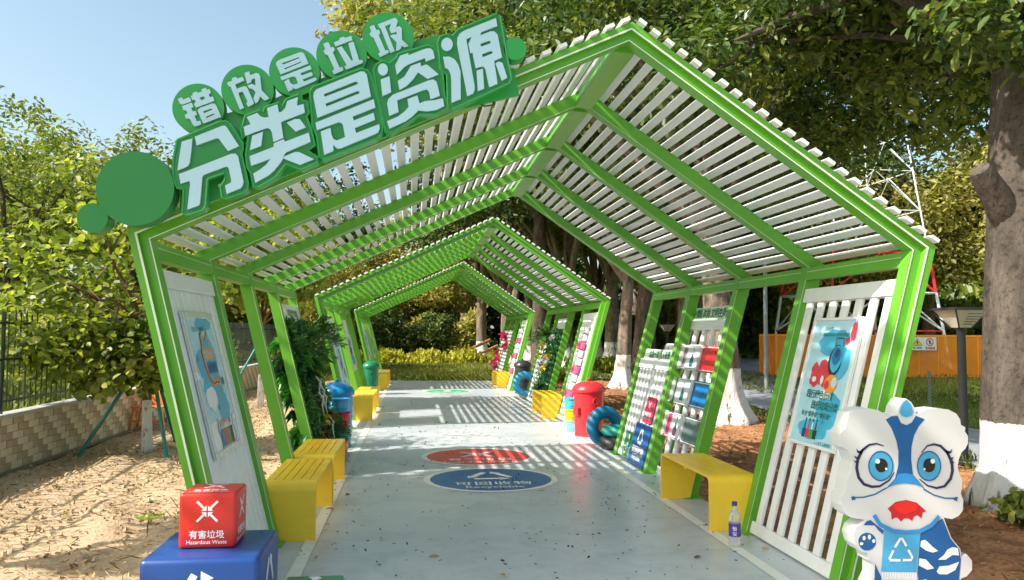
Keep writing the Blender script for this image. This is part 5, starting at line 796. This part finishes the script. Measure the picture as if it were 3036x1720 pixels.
def stakes(tx, ty, feet, zt, label):
    t = thing('tree_stake', label, 'tree support', (tx, ty, 0), 'green pole tripods holding the young trees')
    for fx, fy, z in feet: b = MB(); b.tube([(fx, fy, -.03), (tx+(fx-tx)*.06, ty+(fy-ty)*.06, z)], .024, 10); b.build('pole', PG, t, smooth=True)
    b = MB(); b.torus((tx, ty, zt), .075, .018, 'z', 16, 6); b.build('strap', OR, t, smooth=True)
stakes(-3.3, 10.62, [(-4.02, 10.36, 1.2), (-2.9, 10.08, 1.2), (-3.2, 11.5, 1.2)], 1.22, 'green pole tripod round the nearest young tree')
stakes(-3.1, 17.0, [(-2.6, 16.6, 1.3), (-3.8, 16.7, 1.3), (-3.0, 17.8, 1.3)], 1.25, 'green poles holding the second young tree')
stakes(-3.2, 23.5, [(-2.7, 23.1, 1.3), (-3.9, 23.2, 1.3), (-3.1, 24.2, 1.3)], 1.25, 'green poles holding the third young tree')
# orange chair behind the sapling
t = thing('chair', 'orange slatted chair against the block wall behind the young tree', 'chair', (-4.0, 13.1, 0)); OC = paint('chair_orange', srgb(232, 128, 52), .5, .1, 6)
for x, y, dx in ((-4.22, 12.9, -.05), (-3.82, 12.9, .05), (-4.22, 13.25, -.05), (-3.82, 13.25, .05)): b = MB(); b.tube([(x+dx, y, 0), (x, y, .33)], .02, 6); b.build('leg', OC, t)
b = MB(); b.box(-4.25, -3.79, 12.87, 13.28, .33, .355); b.build('seat', OC, t, bevel=.005)
b = MB(); b.hexa([(-4.24, 13.24, .36), (-3.80, 13.24, .36), (-3.80, 13.27, .36), (-4.24, 13.27, .36), (-4.20, 13.32, .78), (-3.84, 13.32, .78), (-3.84, 13.35, .78), (-4.20, 13.35, .78)]); b.build('backrest', OC, t, bevel=.006)
b = MB(); b.box(-4.24, -3.80, 12.895, 12.915, .12, .15); b.build('stretcher', OC, t)

# ------------------------------------------------------------------ plant walls
def plant_wall(fn, ya, yb, z0, z1, label, leaf, side, seed, flowers=None, n=5200):
    r = np.random.default_rng(seed); c = fn((ya+yb)/2, z0, 0); root = thing('plant_wall', label, 'plant wall', c)
    b = MB(); b.mbox(fn, (ya, yb, z0, z1, -.06, -.02)); b.build('backing_board', paint('backing_green', (.015, .05, .018), .8), root)
    u = r.random((n, 2)); P = np.array([fn(ya+(yb-ya)*a, z0+(z1-z0)*c_, .0+.06*r.random()**2) for a, c_ in u]); nin = np.array(fn(0, 0, 1))-np.array(fn(0, 0, 0))
    tag(leaf_mesh('foliage', P, nin+rv(r, n)*.9, .06, leaf, root, r, .45, np.clip(.35+.2*r.normal(size=n), 0, 1)), kind='stuff')
    return root, r, nin
def fern(root, base, nin, r, nfr, L, leaf, name='fern'):
    P = []; N = []
    for k in range(nfr):
        d = rv(r, 1)[0]*.8+nin*.9+np.array([0, 0, .5]); d /= np.linalg.norm(d); s = np.cross(d, [0, 0, 1.]); s /= np.linalg.norm(s)+1e-6; up = np.cross(s, d)
        for q in np.linspace(.12, 1, 15):
            p = np.array(base)+d*L*q+np.array([0, 0, -1])*L*.45*q*q
            for sg in (-1, 1):
                P += [p+s*sg*.012, p+s*sg*.035]; N += [up+rv(r, 1)[0]*.25]*2
    P = np.array(P); tag(leaf_mesh(name, P, np.array(N), L*.20, leaf, root, r, .22), kind='stuff')
def rosette(root, base, nin, r, n, L, mat_, name='bromeliad', aspect=.3):
    D = rv(r, n)*.9+nin*.8; D /= np.linalg.norm(D, axis=1, keepdims=True); mb = MB()
    for d in D:
        s = np.cross(d, [0, .3, 1.]); s /= np.linalg.norm(s); u = np.cross(s, d); l = L*(.7+.5*r.random()); q = np.array(base)
        pts = [q, q+d*l*.5+s*l*aspect*.5+u*.02, q+d*l+np.array([0, 0, -.25*l]), q+d*l*.5-s*l*aspect*.5+u*.02]; mb.add(pts, [(0, 1, 2, 3)])
    mb.build(name, mat_, root, fix=False)
PL = dict(fresh=paint('plant_fresh_green', srgb(86, 160, 60), .45, .25, 20), yel=paint('plant_yellow', srgb(222, 196, 60), .45, .25, 20), red=paint('plant_red_brown', srgb(120, 60, 36), .5, .3, 20), pink=paint('flower_pink', srgb(224, 84, 134), .5, .15, 20), org=paint('flower_orange', srgb(240, 160, 40), .5, .15, 20), wht=paint('root_white', (.72, .70, .64), .6, .1, 12), dkg=paint('plant_dark_green', srgb(34, 92, 40), .45, .25, 20), pwh=paint('flower_white', (.75, .72, .74), .5, .1))
ya, yb = P1Y+3*BAY+.05, P1Y+4*BAY+.18
root, r, nin = plant_wall(WL, ya, yb, .05, 1.62, 'wall of artificial ferns and leaves on the left of the nearest pavilion', LF['pla'], -1, 41)
for k in range(18):
    y, z = ya+(yb-ya)*r.random(), .15+1.4*r.random(); base = WL(y, z, .04); kind = r.integers(6)
    if kind < 2: fern(root, base, nin, r, 9, .26, LF['pla'])
    elif kind == 2: rosette(root, base, nin, r, 14, .17, PL['fresh'], 'broad_leaf_plant', .6)
    elif kind == 3: rosette(root, base, nin, r, 16, .16, PL['red'])
    elif kind == 4: rosette(root, base, nin, r, 16, .18, PL['dkg'], 'broad_leaf_plant', .5)
    else: rosette(root, base, nin, r, 14, .15, PL['yel'])
fern(root, WL(yb-.1, 1.5, .05), nin, r, 16, .42, LF['pla']); fern(root, WL(ya+.5, 1.35, .05), nin, r, 14, .36, LF['pla'])
rosette(root, WL(ya+.7, 1.2, .1), nin, r, 16, .24, PL['fresh'], 'broad_leaf_plant', .65)
for k in range(7):
    mb = MB(); y = ya+.3+.8*r.random(); z = .2+.9*r.random(); mb.tube([WL(y, z+.18, .10), WL(y+.03, z+.1, .13), WL(y-.02, z+.03, .11), WL(y+.02, z-.08, .10)], [.012, .014, .01, .004], 6); mb.build('pale_root', PL['wht'], root, smooth=True, fix=False)
for k in range(16): rosette(root, WL(ya-.04+.1*r.random(), .2+1.25*r.random(), -.10), -nin, r, 14, .16, [PL['fresh'], PL['dkg'], PL['yel']][k % 3 if k < 4 else k % 2], 'broad_leaf_plant', .6)
t = thing('lettering_board', 'pale board with green characters on top of the fern wall', 'sign', WL(ya+.7, 1.62, 0)); b = MB(); b.mbox(WL, (ya, yb-.16, 1.63, 1.80, -.03, .0)); b.build('board', WHITE, t); b = MB(); b.text('垃圾分类 绿色家园', lambda u, v, d: WL((ya+yb)/2-.08+u, 1.68+v, d), .002, .085, 0, .02); b.build('lettering', paint('lettering_green', srgb(34, 120, 70), .4), t, fix=False)
# leafy rosettes on the ground beside the left posts
for x, y, s, c, nm in ((-1.12, 9.35, .2, 'yel', 'variegated yellow plant'), (-1.18, 8.75, .22, 'red', 'brownish plant'), (-1.25, 9.8, .26, 'fresh', 'light green plant')):
    t = thing('potted_plant', nm+' on the soil behind the second left bench', 'plant', (x, y, 0)); rosette(t, (x, y, .04), np.array([0, 0, 1.]), r, 22, s, PL[c], 'leaves', .4); rosette(t, (x, y, .18), np.array([0, 0, 1.]), r, 14, s*.8, PL[c], 'leaves', .4)
    b = MB(); b.tube([(x, y, -.02), (x, y, .19)], .012, 6); b.build('stem', PL['dkg'], t)
q = PER[1]; ya, yb = q+2*BAY+.06, q+3*BAY+.3
root, r, nin = plant_wall(WR, ya, yb, .1, 1.58, 'wall of round green leaves with orange flowers, right side of the middle pavilion', leafmat('leaf_lotus', (.01, .08, .02), (.03, .2, .05), (.10, .32, .08), .2, .35), 1, 42, n=1500)
for k in range(5): rosette(root, WR(ya+(yb-ya)*r.random(), .2+1.2*r.random(), .1), nin, r, 16, .12, PL['yel'], 'flower', .6)
for k in range(5): rosette(root, WR(ya+(yb-ya)*r.random(), .2+1.3*r.random(), .1), nin, r, 14, .12, PL['pwh'], 'flower', .7)
fern(root, WR(yb-.2, 1.45, .05), nin, r, 14, .4, LF['pla'])
b = MB(); b.mbox(WR, (ya, ya+.9, 1.60, 1.80, -.04, -.01)); b.build('top_board', WHITE, root)
t = thing('potted_plant', 'spiky dark green plant behind the right bench of the middle pavilion', 'plant', (2.3, 15.6, 0)); rosette(t, (2.45, 15.75, .35), np.array([-.2, -.3, .8]), r, 34, .34, PL['dkg'], 'leaves', .12); b = MB(); b.lathe([(.09, 0), (.12, .3), (.12, .33)], (2.45, 15.75, 0), 16); b.build('pot', paint('pot_grey', (.25, .25, .24), .6), t)
for q, nm in ((PER[1], 'middle'), (PER[2], 'farthest')):
    t = thing('flower_panel', 'pink pieces hung on the white slats of the %s pavilion, right front' % nm, 'panel', WR(q+.7, .5, 0)); rr = random.Random(int(q))
    for k in range(9):
        y, z = q+.42+.05*rr.random(), .42+k*.135; c = ('pink', 'pwh', 'pwh')[k % 3]
        mb = MB(); mb.mbox(WR, (y, y+.42, z, z+.115, -.03, .05)); mb.build('plate', PL['pink'] if c != 'pwh' else PL['pwh'], t, bevel=.02)
t = thing('flower_panel', 'white panel with pink blossoms, far right of the farthest pavilion', 'panel', WR(PER[2]+3.4, .5, 0)); b = MB(); b.mbox(WR, (PER[2]+2*BAY+.1, PER[2]+4*BAY-.1, .1, 1.6, -.06, -.03)); b.build('board', WHITE, t)
for k in range(9): rosette(t, WR(PER[2]+2*BAY+.3+2*r.random(), .3+1.2*r.random(), .02), -1*np.array([1, 0, 0]), r, 14, .2, PL['pink'], 'blossom', .7)

# ------------------------------------------------------------------ lamps, pole, barrier, tower
DK = paint('lamp_black', (.02, .02, .022), .4, .1, 6); GL = paint('lamp_shade_pale', srgb(206, 200, 180), .4, .05)
def garden_lamp(x, y, s, label, h=1.83):
    t = thing('garden_lamp', label, 'lamp', (x, y, 0), 'black solar garden lamps')
    b = MB(); b.lathe([(.09*s, 0), (.09*s, .03), (.05*s, .06), (.048*s, h-.32*s), (.06*s, h-.26*s), (.085*s, h-.24*s)], (x, y, 0), 16); b.build('pole', DK, t, smooth=True)
    sq = lambda w, z: [(x-w, y-w, z), (x+w, y-w, z), (x+w, y+w, z), (x-w, y+w, z)]
    b = MB(); b.hexa(sq(.075*s, h-.235*s)+sq(.205*s, h-.03*s)); b.build('shade', GL, t)
    b = MB(); b.hexa(sq(.245*s, h-.028*s)+sq(.235*s, h)); b.build('solar_cap', DK, t)
    for a in ((-1, -1), (1, -1), (1, 1), (-1, 1)): b = MB(); b.tube([(x+a[0]*.08*s, y+a[1]*.08*s, h-.25*s), (x+a[0]*.225*s, y+a[1]*.225*s, h-.03*s)], .010*s, 5); b.build('rib', DK, t)
    for k in range(5): b = MB(); w = (.10+.02*k)*s; b.box(x-w*.55, x+w*.55, y-w-.012*s-.022*s*(k+.4), y-w-.006*s-.018*s*(k+.4), h-.2*s+.03*s*k, h-.193*s+.03*s*k); b.build('louvre', DK, t)
garden_lamp(6.42, 8.8, 1., 'black garden lamp by the huge trunk at the right edge')
garden_lamp(8.15, 25.3, 1.0, 'small distant garden lamp between the pavilion posts', 1.83)
b = MB(); b.tube([(9.36, 20.6, -.05), (9.36, 20.6, 3.4), (9.36, 20.6, 3.45)], [.06, .05, .02], 10); tag(b.build('lamp_post', paint('post_grey', (.22, .25, .25), .5), smooth=True), 'tall thin grey post left of the orange barrier', 'post')
b = MB(); b.tube([(10.5, 15.4, -.05), (10.5, 15.4, .78)], .035, 8); tag(b.build('bollard', paint('post_grey', (.22, .25, .25), .5), smooth=True), 'short grey post standing on the lawn near the barrier', 'post')
BO = paint('barrier_orange', srgb(255, 160, 30), .4, .06, 3); BOP = paint('barrier_panel_orange', srgb(255, 150, 36), .45, .12, 2)
_n = BOP.node_tree.nodes; _tr = _n.new('ShaderNodeBsdfTransparent'); _mx = _n.new('ShaderNodeMixShader'); _mx.inputs[0].default_value = .28
BOP.node_tree.links.new(_n['Principled BSDF'].outputs[0], _mx.inputs[1]); BOP.node_tree.links.new(_tr.outputs[0], _mx.inputs[2]); BOP.node_tree.links.new(_mx.outputs[0], _n['Material Output'].inputs['Surface'])   # woven mesh, a little see-through
bar = thing('barrier', 'orange panel barrier around the foot of the lattice tower', 'barrier', (17, 26.6, 0))
seg = [((12.9, 28.9), (12.6, 26.9)), ((12.6, 26.9), (14.8, 26.75)), ((14.8, 26.75), (17.0, 26.6)), ((17.0, 26.6), (19.2, 26.5)), ((19.2, 26.5), (21.4, 26.4)), ((21.4, 26.4), (23.6, 26.3))]
for (a, c) in seg:
    dx, dy = c[0]-a[0], c[1]-a[1]; L = math.hypot(dx, dy); tx, ty = dx/L, dy/L; f = lambda u, v, d, a=a, tx=tx, ty=ty: (a[0]+tx*u+ty*d, a[1]+ty*u-tx*d, v)
    b = MB(); b.mbox(f, (.04, L-.04, .06, 1.46, -.008, .008)); p = b.build('panel', BOP, bar)
    b = MB(); nn = int(L/.16)
    for q_ in range(1, nn): b.mbox(f, (L*q_/nn-.012, L*q_/nn+.012, .081, 1.459, -.018, -.0085))
    for v_ in (.42, .78, 1.12): b.mbox(f, (.041, L-.041, v_-.012, v_+.012, -.0195, -.0183))
    tag(b.build('grid', BO, p, fix=False), kind='stuff')
    for u0, u1, v0, v1 in ((0, .04, 0, 1.52), (L-.04, L, 0, 1.52), (.041, L-.041, 1.46, 1.52), (.041, L-.041, .02, .08), (L*.33-.015, L*.33+.015, .081, 1.459), (L*.66-.015, L*.66+.015, .081, 1.459)): b = MB(); b.mbox(f, (u0, u1, v0, v1, -.025, .025)); b.build('rail', BO, p)
f = lambda u, v, d: (17.35+u, 26.51-d, .98+v)
t = thing('warning_sign', 'white warning sign with yellow triangle fixed to the orange barrier', 'sign', (17.35, 26.5, .98)); b = MB(); b.prism([(0, 0), (1.0, 0), (1.0, .46), (0, .46)], f, .03, .045); b.build('plate', PB[6], t)
b = MB(); b.sheet([(.08, .16), (.46, .16), (.27, .43)], f, .047, 1); b.sheet([(.11, .175), (.43, .175), (.27, .41)], f, .0475, 0); b.sheet([(.25, .22), (.29, .22), (.30, .33), (.24, .33)], f, .049, 1); b.sheet(circ(.27, .20, .015, 10), f, .049, 1)
b.sheet([circ(.75, .29, .14, 24), circ(.75, .29, .105, 24)], f, .047, 2); b.sheet(blob(.75, .29, .04, .075, 12), f, .047, 1); b.ribbon([(.66, .38), (.84, .20)], .03, f, .049, 2); b.sheet([(.58, .03), (.94, .03), (.94, .12), (.58, .12)], f, .047, 2); b.text('当心触电', lambda u, v, d: f(.27+u, .05+v, d), .048, .09, 1, .01); b.text('禁止攀登', lambda u, v, d: f(.76+u, .05+v, d), .049, .07, 3, .01)
b.build('print', [paint('print_yellow', srgb(250, 210, 30), .4), PB[8], PB[2], PB[6]], t, fix=False)
tw = thing('lattice_tower', 'red and white lattice tower behind the orange barrier', 'tower', (21.2, 36.7, 0)); TR = paint('tower_red', srgb(206, 40, 48), .45, .1, 3); TW = paint('tower_white', (.72, .74, .76), .45, .05, 3)
cx, cy = 21.2, 36.7
wz = lambda z: 2.9-.106*z
lev = [0, 1.7, 3.45, 5.3, 7.3, 9.2, 11, 12.6]
for i in range(len(lev)-1):
    z0, z1 = lev[i], lev[i+1]; m = TR if i % 2 == 0 else TW; cs = [(-1, -1), (1, -1), (1, 1), (-1, 1)]; cs0 = [(cx+a*wz(z0), cy+c*wz(z0), z0) for a, c in cs]; cs1 = [(cx+a*wz(z1), cy+c*wz(z1), z1) for a, c in cs]
    m = (TW, TW, TR, TW, TW, TW, TW)[i]
    for k in range(4):
        b = MB(); b.tube([cs0[k], cs1[k]], .07 if i < 3 else .04, 8); b.build('leg', m, tw, smooth=True)
        n = (k+1) % 4; mid = tuple((np.array(cs1[k])+np.array(cs1[n]))/2); b = MB(); q_ = .04 if i < 3 else .024; b.tube([cs0[k], mid], q_, 6); b.tube([cs0[n], mid], q_, 6); b.build('brace', m if i != 1 else TW, tw); b = MB(); b.tube([cs1[k], cs1[n]], .045 if i < 3 else .025, 6); b.build('girt', (TR, TW, TR, TW, TW, TW, TW)[i], tw)

# ------------------------------------------------------------------ bushes, hedge, lawn grass, litter
def bush(x, y, z, rad, label, leaf, seed, n=70, ls=.2, group='round bushes beyond the lawn', cr=.45):
    r = np.random.default_rng(seed); t = thing('bush', label, 'bush', (x, y, 0), group); C, P, N, T = crown_points(r, (x, y, z), rad, n, cr, 60, .8)
    tag(leaf_mesh('foliage', P, N, ls, leaf, t, r, .55, T), kind='stuff'); b = MB()
    for k in range(5): b.tube([(x, y, -.05), tuple(C[k])], [.05, .02], 5)
    b.build('stems', BARKP, t, fix=False)
bush(-1.55, 44, 1.5, (1.35, 1.2, 1.4), 'round dark green bush, left of two beyond the lawn', LF['fic'], 51, 80)
bush(1.05, 44.5, 1.4, (1.15, 1.1, 1.25), 'round dark green bush, right of two beyond the lawn', LF['fic'], 52, 70)
bush(-3.6, 47, 1.9, (1.6, 1.2, 1.7), 'pale green bush to the left of the two dark round ones', LF['mag'], 53, 70)
bush(5.05, 5.9, .07, (.34, .3, .13), 'low leafy clump at the foot of the huge trunk', LF['mag'], 54, 22, .09, None, .14)
bush(6.1, 7.1, .1, (.35, .4, .22), 'low ferny clump right of the huge trunk', LF['mag'], 55, 22, .12, None, .14)
def strip(name, x0, x1, y0, y1, z, n, ls, leaf, seed, label=None, up=.25, base=-.03, lay=None):
    r = np.random.default_rng(seed); P = np.stack([x0+(x1-x0)*r.random(n), y0+(y1-y0)*r.random(n), base+z*r.random(n)**1.3], 1)
    if lay is not None: P[:, 2] = base+(.4+.6*np.sin(P[:, 0]*1.7+np.sin(P[:, 1]*2))**2)*z*r.random(n)
    N = rv(r, n); N[:, 2] *= up; patch = .5+.25*np.sin(P[:, 0]*.9+1.3*np.sin(P[:, 1]*.7))+.12*r.normal(size=n)
    o = leaf_mesh(name, P, N, ls, leaf, None, r, .22 if z < .2 else .5, patch, droop=-1.2); return tag(o, label, None, None, 'stuff')
strip('hedge', -9, 3.9, 37.6, 39.4, .66, 9000, .22, LF['hed'], 61, lay=1)
strip('hedge', -24, -5.2, 24.5, 26.2, .8, 6000, .2, LF['hed'], 62, lay=1)
strip('hedge', 6, 12.8, 30.5, 32.0, .55, 3500, .2, LF['mag'], 63, lay=1)
strip('grass', -5, 6.6, 25.5, 37, .10, 26000, .14, LF['gra'], 64)
strip('grass', 8.7, 24, 9, 30, .08, 20000, .13, LF['gra'], 65)
strip('grass', 6.2, 6.6, 7, 25, .08, 2000, .12, LF['gra'], 66)
strip('grass', -14, -4.6, 6, 24, .22, 16000, .2, LF['gra'], 67)
t = thing('fallen_log', 'bare fallen branches lying at the edge of the wood, far centre', 'log', (3, 42, 0)); b = MB(); b.tube([(1.9, 41, .25), (3.1, 42, .75), (4.0, 42.6, 1.15)], [.06, .09, .08], 7); b.tube([(2.3, 41.2, .2), (3.6, 42.1, .5), (4.4, 42.4, .85)], [.05, .07, .07], 7); b.build('branch', paint('wood_pinkish', srgb(170, 116, 90), .8, .2, 8), t, smooth=True)
def wood(x0, x1, y0, y1, z, n, ls, leaf, seed):
    r = np.random.default_rng(seed); X = x0+(x1-x0)*r.random(n); top = z*(.72+.28*np.sin(X*.35+seed)*np.sin(X*.13+2)+.1*np.sin(X*1.7)); P = np.stack([X, y0+(y1-y0)*r.random(n), top*r.random(n)**.8], 1)
    N = rv(r, n); N[:, 1] -= .5; N[:, 2] += .4; return tag(leaf_mesh('distant_wood', P, N, ls, leaf, None, r, .6, np.clip(.45+.2*np.sin(X*.8)+.15*r.normal(size=n), 0, 1)), kind='stuff')
wood(-75, -8, 66, 74, 9, 16000, .9, LF['mag'], 81); wood(-12, 26, 74, 82, 11, 12000, .9, LF['drk'], 82); wood(20, 100, 62, 72, 11, 20000, .9, LF['mag'], 83); wood(-42, -24, 38, 52, 5, 8000, .6, LF['mag'], 84); wood(7, 24, 49, 53, 5.0, 9000, .45, LF['mag'], 85); wood(-7, 4.5, 51, 54, 4.6, 9000, .32, LF['yel'], 86); wood(26, 50, 46, 52, 5, 8000, .6, LF['mag'], 87)
# dry leaves and clods on the left soil, flecks on the path
DRY = leafmat('dry_leaf', (.16, .09, .04), (.42, .28, .14), (.60, .46, .26), .15, .7)
r = np.random.default_rng(71)
def scatter(name, n, x0, x1, y0, y1, z, ls, mat, flat=3., tint=None, aspect=.5):
    P = np.stack([x0+(x1-x0)*r.random(n), y0+(y1-y0)*r.random(n)**1.0, z+.012*r.random(n)], 1); N = rv(r, n)*.8; N[:, 2] = np.abs(N[:, 2])+flat*r.random(n)
    return tag(leaf_mesh(name, P, N, ls, mat, None, r, aspect, tint), kind='stuff')
scatter('leaf_litter', 9000, -4.15, -1.1, 3, 25, .004, .042, DRY, 1.2)
scatter('leaf_litter', 6000, 2.7, 6.5, 3, 25, 0, .05, DRY, 1.2, .5*r.random(6000))
FL = leafmat('dark_fleck', (.01, .012, .008), (.03, .03, .02), (.10, .06, .03), .1, .8)
scatter('litter_flecks', 620, -1.0, 2.6, 3.2, 12, .004, .026, FL, 4.)
scatter('fallen_leaves', 60, -1.0, 2.6, 3.2, 14, .004, .055, DRY, 3.)
scatter('litter_flecks', 9, -1.15, -.72, 3.76, 4.24, .5005, .016, FL, 4.)
scatter('twigs', 900, -4.15, -1.1, 3, 22, .006, .16, DRY, 2., .25*r.random(900), .05)
scatter('twigs', 500, 2.7, 6.5, 3, 20, .004, .16, DRY, 2., .25*r.random(500), .05)
scatter('pale_straw', 2500, -4.15, -1.1, 3, 20, .006, .075, DRY, 2., .7+.3*r.random(2500), .07)
scatter('litter_flecks', 260, -1.0, 2.6, 12, 25, .004, .035, FL, 4.)
b = MB()
for k in range(900):
    x, y = random.uniform(-4.1, -1.15), random.uniform(3.2, 20); s = random.uniform(.008, .03); o = [(x+s*random.uniform(.6, 1.3)*math.cos(a), y+s*random.uniform(.6, 1.3)*math.sin(a), -.01) for a in (0, 1.3, 2.5, 3.8, 5)]
    b.add(o+[(x, y, s*random.uniform(.5, 1.0))], [(i, (i+1) % 5, 5) for i in range(5)])
tag(b.build('clods', SOILL, smooth=True, fix=False), kind='stuff')
bpy.context.view_layer.update()
